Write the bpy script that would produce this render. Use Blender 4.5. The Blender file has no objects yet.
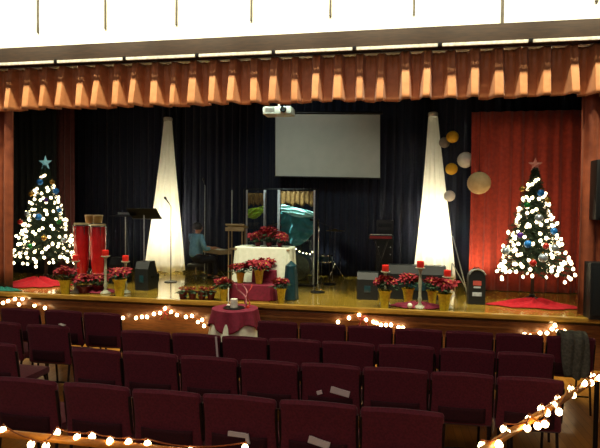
import bpy, bmesh, math, random
from mathutils import Vector, Matrix
R = math.radians
PI = math.pi
random.seed(7)
SC = bpy.context.scene
COL = SC.collection

# ------------------------------------------------------------------ camera
YAW, PITCH, ROLL, CAMH, F = 0.17894, -0.03136, 0.01048, 2.286, 520.0
FW = Vector((-math.sin(YAW)*math.cos(PITCH), math.cos(YAW)*math.cos(PITCH), math.sin(PITCH)))
_r = Vector((math.cos(YAW), math.sin(YAW), 0)); _u = _r.cross(FW)
RT = math.cos(ROLL)*_r + math.sin(ROLL)*_u
UP = -math.sin(ROLL)*_r + math.cos(ROLL)*_u
cd = bpy.data.cameras.new('camera'); cam = bpy.data.objects.new('camera', cd); COL.objects.link(cam)
cd.sensor_width = 36; cd.lens = F/600*36; cd.clip_start = .05; cd.clip_end = 100
m3 = Matrix((RT, UP, -FW)).transposed()
cam.matrix_world = Matrix.Translation((0, 0, CAMH)) @ m3.to_4x4()
SC.camera = cam

def at(x, y, Y=None, z=None):
    """point of the place seen at picture point x, y on the upright plane Y or the level z"""
    d = FW + (x-300)/F*RT - (y-224)/F*UP
    t = Y/d.y if Y is not None else (z-CAMH)/d.z
    return Vector((0, 0, CAMH)) + d*t
def st(x, y): return at(x, y, z=.75)          # on the stage floor

# ------------------------------------------------------------------ world, lights, exposure
vs = SC.view_settings
vs.view_transform = 'Standard'; vs.look = 'None'; vs.exposure = 0.0; vs.gamma = 1; vs.use_curve_mapping = False
w = bpy.data.worlds.new('world'); SC.world = w; w.use_nodes = True
w.node_tree.nodes['Background'].inputs[0].default_value = (.55, .75, 1, 1)
w.node_tree.nodes['Background'].inputs[1].default_value = .035

def light(name, kind, loc, to, energy, color, **k):
    l = bpy.data.lights.new(name, kind); l.energy = energy; l.color = color
    for a, v in k.items(): setattr(l, a, v)
    o = bpy.data.objects.new(name, l); COL.objects.link(o); o.location = loc
    o.rotation_euler = (Vector(to)-Vector(loc)).to_track_quat('-Z', 'Y').to_euler()
    return o
# floodlights under the hall ceiling aimed at the white wall above the stage
for i in range(10):
    x = -8.6 + i*1.4
    light('wall_flood', 'SPOT', (x, 6.35, 7.35), (x, 7.75, 5.45), 640, (1, .93, .64), spot_size=R(76), spot_blend=.35, shadow_soft_size=.16)
# unseen fill lights added to brighten the chairs, right drape and valance
light('hall_fill', 'AREA', (-2, 2.5, 6.5), (-2, 3.6, 0), 62, (1, .66, .60), size=7, size_y=3, shape='RECTANGLE')
light('drape_fill', 'SPOT', (2.2, 4.6, 5.6), (2.95, 8.2, 2.6), 170, (1, .74, .48), spot_size=R(26), spot_blend=.9, shadow_soft_size=.1)
light('hall_rear_fill', 'AREA', (-2, -4, 5), (-2, 8, 3.6), 100, (1, .74, .62), size=5, size_y=1.5, shape='RECTANGLE')
# stage wash hung behind the valance
for x, e in ((-6.2, 9), (-2.2, 35), (1.6, 10)):
    light('stage_wash', 'AREA', (x, 8.35, 4.7), (x*1.02, 9.4, .75), e, (.84, 1, .80), size=1.6, size_y=.3, shape='RECTANGLE', spread=R(130))
light('screen_wash', 'SPOT', (-2.6, 9.0, 4.75), (-1.9, 11.2, 3.75), 52, (.92, 1, .88), spot_size=R(75), spot_blend=.9, shadow_soft_size=.2)

# ------------------------------------------------------------------ materials
def lin(h):
    c = [int(h[i:i+2], 16)/255 for i in (0, 2, 4)]
    return [(v/12.92 if v <= .04045 else ((v+.055)/1.055)**2.4) for v in c]
MATS = {}
def mat(name, col, rough=.6, metal=0, noise=0, scale=20, col2=None, bump=0, sheen=0, emit=None, es=0, trans=0, coat=0, spec=.5, tex='noise', stretch=None, alpha=1):
    if name in MATS: return MATS[name]
    m = bpy.data.materials.new(name); m.use_nodes = True; nt = m.node_tree; n = nt.nodes; b = n['Principled BSDF']
    c = lin(col) if isinstance(col, str) else list(col)
    b.inputs['Base Color'].default_value = (*c, 1)
    b.inputs['Roughness'].default_value = rough; b.inputs['Metallic'].default_value = metal
    b.inputs['Specular IOR Level'].default_value = spec
    b.inputs['Sheen Weight'].default_value = sheen
    b.inputs['Transmission Weight'].default_value = trans
    b.inputs['Coat Weight'].default_value = coat
    b.inputs['Alpha'].default_value = alpha
    tc = n.new('ShaderNodeTexCoord'); mp = n.new('ShaderNodeMapping'); nt.links.new(tc.outputs['Object'], mp.inputs[0])
    if stretch: mp.inputs['Scale'].default_value = stretch
    t = n.new('ShaderNodeTexNoise'); t.inputs['Scale'].default_value = scale; t.inputs['Detail'].default_value = 4
    nt.links.new(mp.outputs[0], t.inputs[0])
    c2 = (lin(col2) if isinstance(col2, str) else col2) if col2 else [v*.7 for v in c]
    r = n.new('ShaderNodeValToRGB'); r.color_ramp.elements[0].position = .35; r.color_ramp.elements[1].position = .65
    r.color_ramp.elements[0].color = (*c2, 1); r.color_ramp.elements[1].color = (*c, 1)
    nt.links.new(t.outputs[0], r.inputs[0]); nt.links.new(r.outputs[0], b.inputs['Base Color'])
    if bump:
        bp = n.new('ShaderNodeBump'); bp.inputs['Strength'].default_value = bump; bp.inputs['Distance'].default_value = .01
        nt.links.new(t.outputs[0], bp.inputs['Height']); nt.links.new(bp.outputs[0], b.inputs['Normal'])
    if emit:
        b.inputs['Emission Color'].default_value = (*(lin(emit) if isinstance(emit, str) else emit), 1); b.inputs['Emission Strength'].default_value = es
    MATS[name] = m; return m

def wood_mat(name, c1, c2, rough, plank=.09, axis='Y', coat=0, joint=.35):
    m = bpy.data.materials.new(name); m.use_nodes = True; nt = m.node_tree; n = nt.nodes; b = n['Principled BSDF']; L = nt.links.new
    tc = n.new('ShaderNodeTexCoord'); mp = n.new('ShaderNodeMapping'); L(tc.outputs['Object'], mp.inputs[0])
    br = n.new('ShaderNodeTexBrick'); br.inputs['Scale'].default_value = 1; br.inputs['Brick Width'].default_value = 1.6
    br.inputs['Row Height'].default_value = plank; br.inputs['Mortar Size'].default_value = .002
    br.inputs['Color1'].default_value = (*lin(c1), 1); br.inputs['Color2'].default_value = (*lin(c2), 1)
    br.inputs['Mortar'].default_value = (*[v*joint for v in lin(c2)], 1); L(mp.outputs[0], br.inputs[0])
    if axis == 'Y': mp.inputs['Rotation'].default_value = (0, 0, R(90))
    g = n.new('ShaderNodeTexNoise'); g.inputs['Scale'].default_value = 6; g.inputs['Detail'].default_value = 6
    m2 = n.new('ShaderNodeMapping'); m2.inputs['Scale'].default_value = (1, 12, 12) if axis != 'Y' else (12, 1, 12); L(tc.outputs['Object'], m2.inputs[0]); L(m2.outputs[0], g.inputs[0])
    mx = n.new('ShaderNodeMixRGB'); mx.blend_type = 'MULTIPLY'; mx.inputs[0].default_value = .5; L(br.outputs[0], mx.inputs[1]); L(g.outputs[0], mx.inputs[2])
    L(mx.outputs[0], b.inputs['Base Color']); b.inputs['Roughness'].default_value = rough; b.inputs['Coat Weight'].default_value = coat
    b.inputs['Coat Roughness'].default_value = .15
    MATS[name] = m; return m

M = dict(
 stagefloor=wood_mat('stage_boards', 'BC9A38', '9E7E28', .13, .08, 'X', .8),
 hallfloor=wood_mat('hall_boards', 'C88A35', 'AA6C22', .3, .08, 'Y', .3),
 stagefront=mat('stage_front_wood', '7A4C22', .45, col2='583416', scale=7, stretch=(1, 6, 14), coat=.2),
 nosing=mat('nosing_wood', 'B08838', .35, col2='8E6A24', scale=8, stretch=(1, 8, 8), coat=.3),
 white=mat('white_wall_paint', 'F4F2E6', .8, col2='EDEADB', scale=3),
 batten=mat('batten_dark', '4A4236', .6),
 beam=mat('beam_wood', '3A2616', .75, col2='2A1B10', scale=5, stretch=(1, 8, 8)),
 track=mat('track_white', 'E8E4D6', .45),
 valance=mat('valance_satin', 'CC8854', .5, col2='BE7A48', scale=10, sheen=.2, bump=.1),
 drape=mat('copper_drape', '9A4E2A', .6, col2='844022', scale=8, sheen=.1),
 navy=mat('navy_velour', '0B1228', .95, col2='080D20', scale=30, sheen=.05),
 black=mat('black_velour', '0E100F', .9, col2='090A0A', scale=30),
 redcur=mat('red_velour', 'B4361A', .8, col2='9C2A14', scale=15, sheen=.3),
 darkred=mat('dark_red_velour', '521A16', .85, col2='43130F', scale=15, sheen=.2),
 sheer=mat('white_sheer', 'F6F2E4', .75, col2='ECE7D5', scale=12),
 screen=mat('screen_matte', 'B8BAB2', .7, col2='B2B5AD', scale=4),
 blackmetal=mat('black_metal', '121314', .4, metal=.3),
 blackplastic=mat('black_plastic', '0A1214', .5, col2='080D0F', scale=40),
 grille=mat('speaker_grille', '1A2226', .55, metal=.3, col2='0B0E10', scale=250),
 chrome=mat('chrome', 'C8CCCC', .2, metal=1, col2='B0B4B4'),
 alu=mat('aluminium', 'B9C2C2', .35, metal=.8, col2='A2AAAA'),
 burg=mat('burgundy_upholstery', '701E30', .85, col2='5C1626', scale=60, sheen=.2, bump=.2),
 burgd=mat('burgundy_pocket', '40121C', .9, col2='340E16', scale=60),
 chairframe=mat('chair_frame_brown', '2A201C', .4, metal=.4),
 cloth_b=mat('burgundy_tablecloth', '801434', .8, col2='6C102A', scale=25),
 cloth_w=mat('white_tablecloth', 'E6EBD8', .75, col2='DCE2CC', scale=18),
 rail=mat('rail_wood', 'F0A43C', .45, col2='D88A2C', scale=8, stretch=(3, 3, 14), coat=.3),
 needle=mat('fir_needles', '1F3A1E', .7, col2='122612', scale=30),
 trunk=mat('tree_trunk', '3A281A', .9, bump=.4),
 bulb=mat('warm_bulb', 'FFF2D8', .3, emit=(1, .80, .48), es=7),
 bulbs=mat('string_bulb', 'FFF2D8', .3, emit=(1, .70, .34), es=15),
 wire=mat('green_wire', '16301A', .6),
 wirew=mat('orange_wire', 'B06020', .6),
 skirt=mat('red_felt', 'B40A20', .95, col2='9A081A', scale=30),
 teal=mat('teal_felt', '0E6E60', .9, col2='0A5A50', scale=30),
 star=mat('star_silver_blue', 'A8D0D0', .35, metal=.3, emit=(.25, .6, .6), es=.3, col2='88B8BC'),
 star2=mat('star_dull_red', 'D08470', .4, col2='B86C58', emit=(.6, .2, .12), es=.12),
 petal=mat('poinsettia_bract', '960C22', .7, col2='760818', scale=30),
 leaf=mat('poinsettia_leaf', '1E4420', .6, col2='163418', scale=20),
 foil=mat('gold_foil', 'E6D43A', .35, metal=.15, col2='C8B42A', scale=30, bump=.6),
 foilr=mat('burgundy_foil', '6E1626', .35, metal=.3, col2='4E0E1A', scale=30, bump=.5),
 centre=mat('flower_centre', 'D8C040', .6),
 candle=mat('red_candle', 'E8281C', .5, col2='D42016', scale=20),
 candlew=mat('ivory_candle', 'F0ECDC', .5),
 stick=mat('candlestick_pale', 'A8A890', .5, col2='8E8E78', scale=20),
 conga=mat('conga_red', 'C01C1E', .25, col2='A61416', coat=.6, scale=6),
 skinhead=mat('drum_hide', 'D8BE90', .6, col2='C2A678', scale=12),
 bongo=mat('bongo_wood', 'BE9450', .4, col2='A07A3C', scale=8),
 tanwood=mat('tan_wood', 'A08A66', .5, col2='86704E', scale=8, stretch=(1, 8, 8)),
 aqua=mat('aqua_reflection', 'D0FCF6', .4, col2='B4F4EE', scale=8, sheen=.4),  # reflected hall colours for the drum panels, down to the bronze
 tealreflect=mat('teal_reflection', '3E9CA0', .45, col2='2C8288', scale=8, sheen=.4),
 lime=mat('lime_reflection', 'B4D420', .45, col2='98BC1A', scale=8, sheen=.3),
 gold=mat('bronze_reflection', '96703A', .6, col2='6E5028', scale=20),
 dteal=mat('dark_teal_shell', '0E3A44', .35, col2='0A2C34', coat=.4),
 brass=mat('cymbal_brass', 'B89438', .3, metal=1, col2='A08030'),
 skin=mat('human_skin', 'B07C5C', .55, col2='A47052', scale=15),
 hair=mat('dark_hair', '1A120E', .6, col2='100A08', scale=60, stretch=(1, 1, .2)),
 shirt=mat('light_blue_shirt', '6C9CB4', .8, col2='5C8CA6', scale=20),
 trousers=mat('dark_trousers', '14161C', .85),
 shoe=mat('black_shoe', '0C0C0C', .4),
 lwhite=mat('white_paper', 'E4DCCE', .8, col2='DAD0C0', scale=14),
 lcream=mat('cream_paper', 'D8B884', .8, col2='CCAA76', scale=14),
 lyellow=mat('yellow_paper', 'E4AC18', .8, col2='D89E10', scale=14),
 lgrey=mat('grey_paper', 'A8A498', .8, col2='9C988C', scale=14),
 paper=mat('white_booklet', 'ECE8DE', .7, col2='E4DFD3'),
 greencoat=mat('grey_green_wool', '767A66', .95, col2='5C604E', scale=40, bump=.6),
 ribbon=mat('red_ribbon', 'C82414', .4, sheen=.3),
 pinkrib=mat('pink_ribbon', 'D8888C', .4),
 redlabel=mat('red_label', 'C05044', .6), whitelabel=mat('white_label', 'B8C0C8', .6),
 projw=mat('projector_white', 'DADFD8', .4), glass=mat('lens_glass', '203840', .05, spec=.8),
 blueorn=mat('blue_bauble', '2C8CE8', .25, metal=.2, emit=(.05, .3, .9), es=.0), 
 purporn=mat('purple_bauble', '5A2C9C', .25, metal=.3), greenorn=mat('green_bauble', '1C8C3C', .25, metal=.3),
 goldorn=mat('gold_bauble', 'C8983C', .25, metal=.6), redorn=mat('red_bauble', 'C02C24', .25, metal=.3),
 silverorn=mat('silver_bauble', 'B8CCD8', .2, metal=.6),
 redled=mat('red_display', '801010', .5, emit=(.6, .05, .04), es=.03),
 lampface=mat('lamp_face', 'FFFFFF', .4, emit=(1, .93, .75), es=4),
)
def acrylic():
    m = bpy.data.materials.new('clear_acrylic'); m.use_nodes = True; nt = m.node_tree; n = nt.nodes; n.remove(n['Principled BSDF'])
    t = n.new('ShaderNodeBsdfTransparent'); t.inputs[0].default_value = (.93, .98, .98, 1); g = n.new('ShaderNodeBsdfGlossy')
    tx_ = n.new('ShaderNodeTexNoise'); tx_.inputs['Scale'].default_value = 3; mr = n.new('ShaderNodeMapRange'); mr.inputs[3].default_value = .01; mr.inputs[4].default_value = .05
    nt.links.new(tx_.outputs[0], mr.inputs[0]); nt.links.new(mr.outputs[0], g.inputs['Roughness'])
    fr = n.new('ShaderNodeFresnel'); fr.inputs[0].default_value = 1.45; mx = n.new('ShaderNodeMixShader')
    nt.links.new(fr.outputs[0], mx.inputs[0]); nt.links.new(t.outputs[0], mx.inputs[1]); nt.links.new(g.outputs[0], mx.inputs[2]); nt.links.new(mx.outputs[0], n['Material Output'].inputs[0])
    return m
def sheer_mat():
    m = M['sheer']; nt = m.node_tree; n = nt.nodes; b = n['Principled BSDF']; t = n.new('ShaderNodeBsdfTranslucent'); t.inputs[0].default_value = (.96, .95, .88, 1)
    mx = n.new('ShaderNodeMixShader'); mx.inputs[0].default_value = .6
    nt.links.new(b.outputs[0], mx.inputs[1]); nt.links.new(t.outputs[0], mx.inputs[2]); nt.links.new(mx.outputs[0], n['Material Output'].inputs[0])
sheer_mat()
M['acrylic'] = acrylic()

# ------------------------------------------------------------------ mesh helpers
class MB:
    def __init__(s): s.v = []; s.f = []; s.sm = True
    def add(s, vs_, fs):
        o = len(s.v); s.v += [tuple(v) for v in vs_]; s.f += [tuple(i+o for i in f) for f in fs]; return s
    def box(s, c, d, rot=None, bev=0):
        bm = bmesh.new(); bmesh.ops.create_cube(bm, size=1)
        for v in bm.verts: v.co = Vector((v.co.x*d[0], v.co.y*d[1], v.co.z*d[2]))
        if bev: bmesh.ops.bevel(bm, geom=bm.edges[:], offset=bev, segments=2, affect='EDGES', profile=.7)
        T = Matrix.Translation(c) @ (rot.to_4x4() if rot else Matrix())
        bm.verts.ensure_lookup_table()
        s.add([T @ v.co for v in bm.verts], [[v.index for v in f.verts] for f in bm.faces]); bm.free(); return s
    def tube(s, pts, r, n=8, caps=True):
        pts = [Vector(p) for p in pts]; rs = r if isinstance(r, (list, tuple)) else [r]*len(pts); vs_ = []; fs = []
        prev = None
        for i, p in enumerate(pts):
            a = pts[max(i-1, 0)]; b = pts[min(i+1, len(pts)-1)]; t = (b-a).normalized() if (b-a).length else Vector((0, 0, 1))
            if prev is None: x = t.orthogonal().normalized()
            else:
                x = prev - t*prev.dot(t); x = x.normalized() if x.length > 1e-6 else t.orthogonal().normalized()
            prev = x; y = t.cross(x)
            for k in range(n):
                q = 2*PI*k/n; vs_.append(p + (x*math.cos(q)+y*math.sin(q))*rs[i])
        for i in range(len(pts)-1):
            for k in range(n):
                a = i*n+k; b = i*n+(k+1) % n; fs.append((a, b, b+n, a+n))
        if caps: fs.append(tuple(range(n-1, -1, -1))); fs.append(tuple((len(pts)-1)*n+k for k in range(n)))
        return s.add(vs_, fs)
    def lathe(s, prof, n=20, c=(0, 0, 0), axis=None, fn=None):
        vs_ = []; fs = []; c = Vector(c)
        q = Vector((0, 0, 1)).rotation_difference(Vector(axis).normalized()) if axis else None
        for j, (r, z) in enumerate(prof):
            for k in range(n):
                a = 2*PI*k/n; rr = r*(fn(a, z, j) if fn else 1); v = Vector((rr*math.cos(a), rr*math.sin(a), z))
                if q: v = q @ v
                vs_.append(v+c)
        for j in range(len(prof)-1):
            for k in range(n):
                a = j*n+k; b = j*n+(k+1) % n; fs.append((a, b, b+n, a+n))
        fs.append(tuple(range(n-1, -1, -1))); fs.append(tuple((len(prof)-1)*n+k for k in range(n)))
        return s.add(vs_, fs)
    def sphere(s, c, r, n=10, m=7, sc=(1, 1, 1)):
        prof = [(max(1e-4, math.sin(PI*j/m))*r, -math.cos(PI*j/m)*r) for j in range(m+1)]
        vs_ = []; o = len(s.v); s.lathe(prof, n)
        for i in range(o, len(s.v)):
            v = s.v[i]; s.v[i] = (v[0]*sc[0]+c[0], v[1]*sc[1]+c[1], v[2]*sc[2]+c[2])
        return s
    def grid(s, fn, nu, nv):
        vs_ = [fn(i/nu, j/nv) for j in range(nv+1) for i in range(nu+1)]
        fs = [(j*(nu+1)+i, j*(nu+1)+i+1, (j+1)*(nu+1)+i+1, (j+1)*(nu+1)+i) for j in range(nv) for i in range(nu)]
        return s.add(vs_, fs)
    def build(s, name, m, parent=None, smooth=True, solid=0, loc=None):
        me = bpy.data.meshes.new(name); me.from_pydata(s.v, [], s.f); me.update()
        bm = bmesh.new(); bm.from_mesh(me); bmesh.ops.recalc_face_normals(bm, faces=bm.faces[:]); bm.to_mesh(me); bm.free()
        me.materials.append(M[m] if isinstance(m, str) else m)
        if smooth: me.shade_smooth(); me.set_sharp_from_angle(angle=R(40))
        o = bpy.data.objects.new(name, me); COL.objects.link(o)
        if parent: o.parent = parent
        if loc: o.location = loc
        if solid:
            md = o.modifiers.new('thickness', 'SOLIDIFY'); md.thickness = solid; md.offset = 0
        return o
def tag(o, label=None, cat=None, group=None, kind=None):
    if label: o['label'] = label
    if cat: o['category'] = cat
    if group: o['group'] = group
    if kind: o['kind'] = kind
    return o
def thing(name, label, cat, loc=(0, 0, 0), rz=0, group=None):
    o = bpy.data.objects.new(name, None); COL.objects.link(o); o.location = loc; o.rotation_euler = (0, 0, rz)
    o.empty_display_size = .1
    return tag(o, label, cat, group)
def copy_tree(o, loc=None, rz=None, label=None, group=None, parent=None):
    c = o.copy(); COL.objects.link(c)
    if parent: c.parent = parent
    for ch in list(o.children): copy_tree(ch, parent=c)
    if loc is not None: c.location = loc
    if rz is not None: c.rotation_euler = (0, 0, rz)
    if label: c['label'] = label
    if group: c['group'] = group
    return c
def struct(o): o['kind'] = 'structure'; return o

# ------------------------------------------------------------------ the setting
YS = 7.965                       # front of the stage
struct(MB().box((-2, 2.5, -.05), (17, 12, .1)).build('floor', 'hallfloor', smooth=False))
struct(MB().box((-2, 10.2, .70), (17, 4.4, .1)).build('trim_1', 'stagefloor', smooth=False))['label'] = 'glossy amber stage floor'
struct(MB().box((-2, YS+.09, .325), (17, .08, .65)).build('wall_stage_front', 'stagefront', smooth=False))
b = MB().box((-2, YS+.03, .725), (17, .10, .07), bev=.015); struct(b.build('trim_2', 'nosing'))
b = MB().box((-2, YS+.03, .60), (17, .035, .10)); struct(b.build('trim_3', 'stagefront', smooth=False))
struct(MB().box((-2, YS+.22, 5.85), (17, .2, 2.4)).build('wall_front', 'white', smooth=False))
struct(MB().box((-2, 12.3, 2.9), (17, .1, 5.9)).build('wall_back', 'black', smooth=False))
struct(MB().box((-10.3, 10.2, 2.9), (.1, 4.2, 5.9)).build('wall_left', 'black', smooth=False))
struct(MB().box((6.3, 10.2, 2.9), (.1, 4.2, 5.9)).build('wall_right', 'black', smooth=False))
struct(MB().box((-2, 10.2, 5.9), (17, 4.2, .1)).build('ceiling', 'black', smooth=False))
n = 4
for x in range(-6, 4):
    X = at(414, 10, Y=YS+.105).x + 1.262*x; lo = 5.24 if x != 1 else 4.98
    if x == 0: lo = 5.2
    b = MB().box((X, YS+.105, (lo+6.9)/2), (.028 if x < 1 else .04, .03, 6.9-lo)); struct(b.build('trim_%d' % n, 'batten', smooth=False)); n += 1
# dark beam under the white wall with the white curtain track below it
struct(MB().box((-2, YS-.02, 4.785), (17, .34, .25), bev=.01).build('trim_%d' % n, 'beam')); n += 1
root = thing('curtain_track', 'long thin white curtain track under the dark beam above the valance', 'curtain track', (-2, YS-.205, 4.635))
for i in range(-6, 9):
    if i == 5: continue
    X = .24+1.2225*(i-1.2) + 2
    if i == 5: continue
    MB().box((X, 0, 0), (1.16, .035, .045), bev=.006).build('track_section', 'track', root)
    MB().box((X+.61, 0, .01), (.05, .045, .05), bev=.004).build('track_bracket', 'blackmetal', root)

# valance: box pleated satin
def valance():
    x0, x1 = -8.6, 4.0; pitch = .325; N = int((x1-x0)/pitch)
    rng = random.Random(3); k = [rng.uniform(-.15, .15) for _ in range(N+2)]; dp = [rng.uniform(.75, 1.2) for _ in range(N+2)]
    def fn(u, v):
        s = u*N; i = int(min(s, N-1e-6)); t = s-i
        z = 4.62 - .70*v
        # wide raised fold then recess
        e = .58 + k[i]*.5
        q = 0
        if t < e:
            w_ = min(t, e-t)/(e*.5); q = min(1, w_*1.9); q = q*q*(3-2*q)
        amp = (.125 + .115*v)*dp[i]
        # narrow gathers at the heading
        g = .012*math.sin(s*2*PI*4)*(1-min(1, v*2.2))
        z -= (.02*q + .012*math.sin(s*1.3)+.006*math.sin(s*5.1))*(v > .95)
        return (x0+(x1-x0)*u + .02*math.sin(s*2.7)*v, YS+.125-q*amp+g, z)
    o = MB().grid(fn, N*26, 14).build('valance', 'valance', solid=.004)
    return tag(o, 'pleated copper satin valance hanging across the top of the stage opening', 'valance')
valance()

def curtain(name, m, x0, x1, Y, z0, z1, folds, amp, label, cat='curtain', seed=1, gather=0, kind=None, skew=0):
    rng = random.Random(seed); ph = [rng.uniform(0, 6) for _ in range(4)]
    def fn(u, v):
        s = u*folds*2*PI
        y = amp*(math.sin(s+.6*math.sin(s*.37+ph[0])+.15*v*math.sin(s*.5))+.4*math.sin(s*2.13+ph[1])*(.4+.6*v))
        x = x0+(x1-x0)*u + skew*v
        return (x+.01*math.sin(v*3+s), Y+y, z1+(z0-z1)*v)
    o = MB().grid(fn, int(folds*14), 10).build(name, m, solid=.004)
    return tag(o, label, cat)
curtain('backdrop_curtain', 'navy', -9.8, -5.05, 11.75, .76, 5.3, 26, .045, 'dark navy backdrop curtain behind the music stands, left of the tall left white column', seed=2)
curtain('backdrop_curtain', 'navy', -5.0, .72, 11.75, .76, 5.3, 30, .03, 'dark navy backdrop curtain behind the projection screen, between the two white columns', seed=3)
curtain('backdrop_curtain', 'navy', .76, 5.4, 11.75, .76, 5.3, 22, .045, 'dark navy backdrop curtain behind the paper lanterns, right of the tall right white column', seed=4)
# legs of the stage
a = at(0, 200, Y=8.25); 
curtain('side_drape', 'drape', -8.6, at(13, 200, Y=8.25).x, 8.25, .76, 4.5, 7, .06, 'copper brown side drape framing the left edge of the stage opening', seed=5, skew=-.03)
curtain('side_drape', 'drape', at(577, 200, Y=8.25).x, 4.2, 8.2, .76, 4.5, 7, .028, 'orange copper side drape framing the right edge of the stage opening beside the black speakers', seed=6, skew=.02)
curtain('leg_curtain', 'black', -9.4, at(57, 200, Y=10.4).x, 10.4, .76, 5.0, 12, .05, 'near black curtain hanging behind the left Christmas tree', seed=8)
curtain('leg_curtain', 'darkred', at(56, 200, Y=10.6).x, at(75, 200, Y=10.6).x, 10.6, .76, 5.0, 3, .04, 'narrow dark red curtain strip between the left tree and the navy backdrop', seed=9)
curtain('leg_curtain', 'redcur', at(470, 200, Y=10.3).x, 4.4, 10.3, .76, at(480, 112, Y=10.3).z, 13, .032, 'deep red curtain hanging behind the right Christmas tree', seed=10)

# tall gathered white cloth columns
def white_column(xt, yt, xb0, xb1, yb, Y, label):
    T = at(xt, yt, Y=Y); A = at(xb0, yb, Y=Y); B = at(xb1, yb, Y=Y)
    zb = .80; cx = (A.x+B.x)/2; wb = (B.x-A.x)/2; h = T.z-zb
    root = thing('fabric_column', label, 'fabric column', (cx, Y, .75))
    def fn(u, v):
        a = 2*PI*u; f = v**1.08
        r = .085+(wb-.085)*f; fold = 1+(.05+.07*f)*math.sin(a*11+math.sin(v*4))+.03*math.sin(a*23)
        return ((T.x-cx)*(1-v)+math.cos(a)*r*fold, math.sin(a)*r*.55*fold, h*(1-v)+.05+(.02*math.sin(a*7))*v)
    MB().grid(fn, 150, 24).build('cloth', 'sheer', root, solid=.004)
    MB().tube([((T.x-cx), 0, h-.02), ((T.x-cx), 0, h+.12), ((T.x-cx), 0, 4.9)], .008).build('hanging_cord', 'blackmetal', root)
    MB().lathe([(.09, 0), (.1, .02), (.1, .07), (.09, .09)], 20, ((T.x-cx), 0, h-.03)).build('hoop', 'track', root)
    for k in (-1, 1):
        p = (cx+k*wb*.45, Y-.85, .79)
        f = thing('stage_uplight', 'small black floor uplight at the foot of the %s white fabric column, %s one' % (('left' if xt < 300 else 'right'), 'left' if k < 0 else 'right'), 'lamp', (p[0], p[1], .75))
        MB().lathe([(.05, 0), (.06, .02), (.06, .08), (.052, .1), (.045, .085)], 16, (0, 0, 0)).build('housing', 'blackmetal', f)
        MB().lathe([(.045, .086), (.045, .09)], 16).build('lens', 'lampface', f)
        light('uplight_beam', 'SPOT', (p[0], p[1], .87), (cx+k*.05, Y-.25, 1.75), 22, (1, .93, .74), spot_size=R(62), spot_blend=.9, shadow_soft_size=.03)
def column_lamp(X, Y, who, e):
    f = thing('column_lamp', 'small lamp on a stand hidden inside the %s white cloth column' % who, 'lamp', (X, Y, .75))
    MB().lathe([(.10, 0), (.10, .015), (.012, .03), (.012, .72), (.03, .74), (.03, .78)], 16).build('stand', 'blackmetal', f)
    MB().sphere((0, 0, .84), .05, 14, 10).build('globe', 'lampface', f)
    light('column_glow', 'POINT', (X, Y, 1.85), (X, Y, 0), e, (1, .96, .84), shadow_soft_size=.12)
column_lamp((at(147, 270, Y=11.25).x+at(183, 270, Y=11.25).x)/2, 11.25, 'left', 170)
column_lamp((at(416, 264, Y=11.25).x+at(455, 264, Y=11.25).x)/2, 11.25, 'right', 230)
white_column(168, 118, 147, 183, 270, 11.25, 'tall white gathered cloth column glowing in front of the left navy curtain')
white_column(433, 113, 416, 455, 264, 11.25, 'tall white gathered cloth column glowing beside the hanging paper lanterns')

f = thing('stage_uplight', 'small black floor uplight added to brighten the left edge of the red curtain', 'lamp', (at(472, 280, Y=9.75).x, 9.75, .75))  # added lamp, stands in for column light spilling onto the red curtain
MB().lathe([(.05, 0), (.06, .02), (.06, .08), (.052, .1), (.045, .085)], 16, (0, 0, 0)).build('housing', 'blackmetal', f)
MB().lathe([(.045, .086), (.045, .09)], 16).build('lens', 'lampface', f)
light('uplight_beam', 'SPOT', (f.location.x, 9.75, .88), (f.location.x+.25, 10.3, 1.75), 60, (1, .80, .50), spot_size=R(85), spot_blend=.9, shadow_soft_size=.03)
# projection screen
def screen():
    a, b_, c, d = [at(x, y, Y=11.3) for x, y in ((275.5, 114), (380, 114.5), (380, 178), (275.5, 176))]
    cx = (a.x+b_.x)/2; cz = (a.z+d.z)/2
    root = thing('projection_screen', 'large pale grey projection screen hanging above the acrylic drum panels', 'projection screen', (cx, 11.3, cz))
    o = Vector((cx, 11.3, cz)); P = [p-o for p in (a, b_, c, d)]
    v = [(p.x, y, p.z) for y in (-.004, .004) for p in P]
    MB().add(v, [(0, 1, 2, 3), (7, 6, 5, 4), (0, 4, 5, 1), (1, 5, 6, 2), (2, 6, 7, 3), (3, 7, 4, 0)]).build('screen_sheet', 'screen', root, smooth=False)
    MB().tube([P[0]+Vector((-.05, 0, .03)), P[1]+Vector((.05, 0, .03))], .035, 12).build('roller_case', 'blackmetal', root)
    MB().tube([P[3]+Vector((-.02, 0, -.01)), P[2]+Vector((.02, 0, -.01))], .018, 8).build('bottom_bar', 'blackmetal', root)
    for p in (P[0], P[1]):
        MB().tube([p+Vector((0, 0, .05)), Vector((p.x, 0, 5.85-cz))], .008, 6).build('hanging_cable', 'blackmetal', root)
screen()
def projector():
    Y = 8.9; p = at(279, 111, Y=Y); q = at(265, 115, Y=Y); r_ = at(293, 115, Y=Y); wd = r_.x-q.x
    root = thing('projector', 'white ceiling projector hanging just below the valance over the stage', 'projector', (p.x, Y, p.z))
    MB().box((0, 0, -.015), (wd, .36, .13), bev=.02).build('body', 'projw', root)
    MB().lathe([(.05, 0), (.055, .03), (.04, .04), (.035, .03)], 18, (.12, -.18, -.01), axis=(0, -1, 0)).build('lens', 'glass', root)
    MB().box((-.12, -.181, -.01), (.16, .006, .06)).build('vent', 'alu', root)
    MB().tube([(0, 0, .05), (0, 0, 5.85-p.z)], .02).build('ceiling_mount', 'track', root)
projector()

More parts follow.
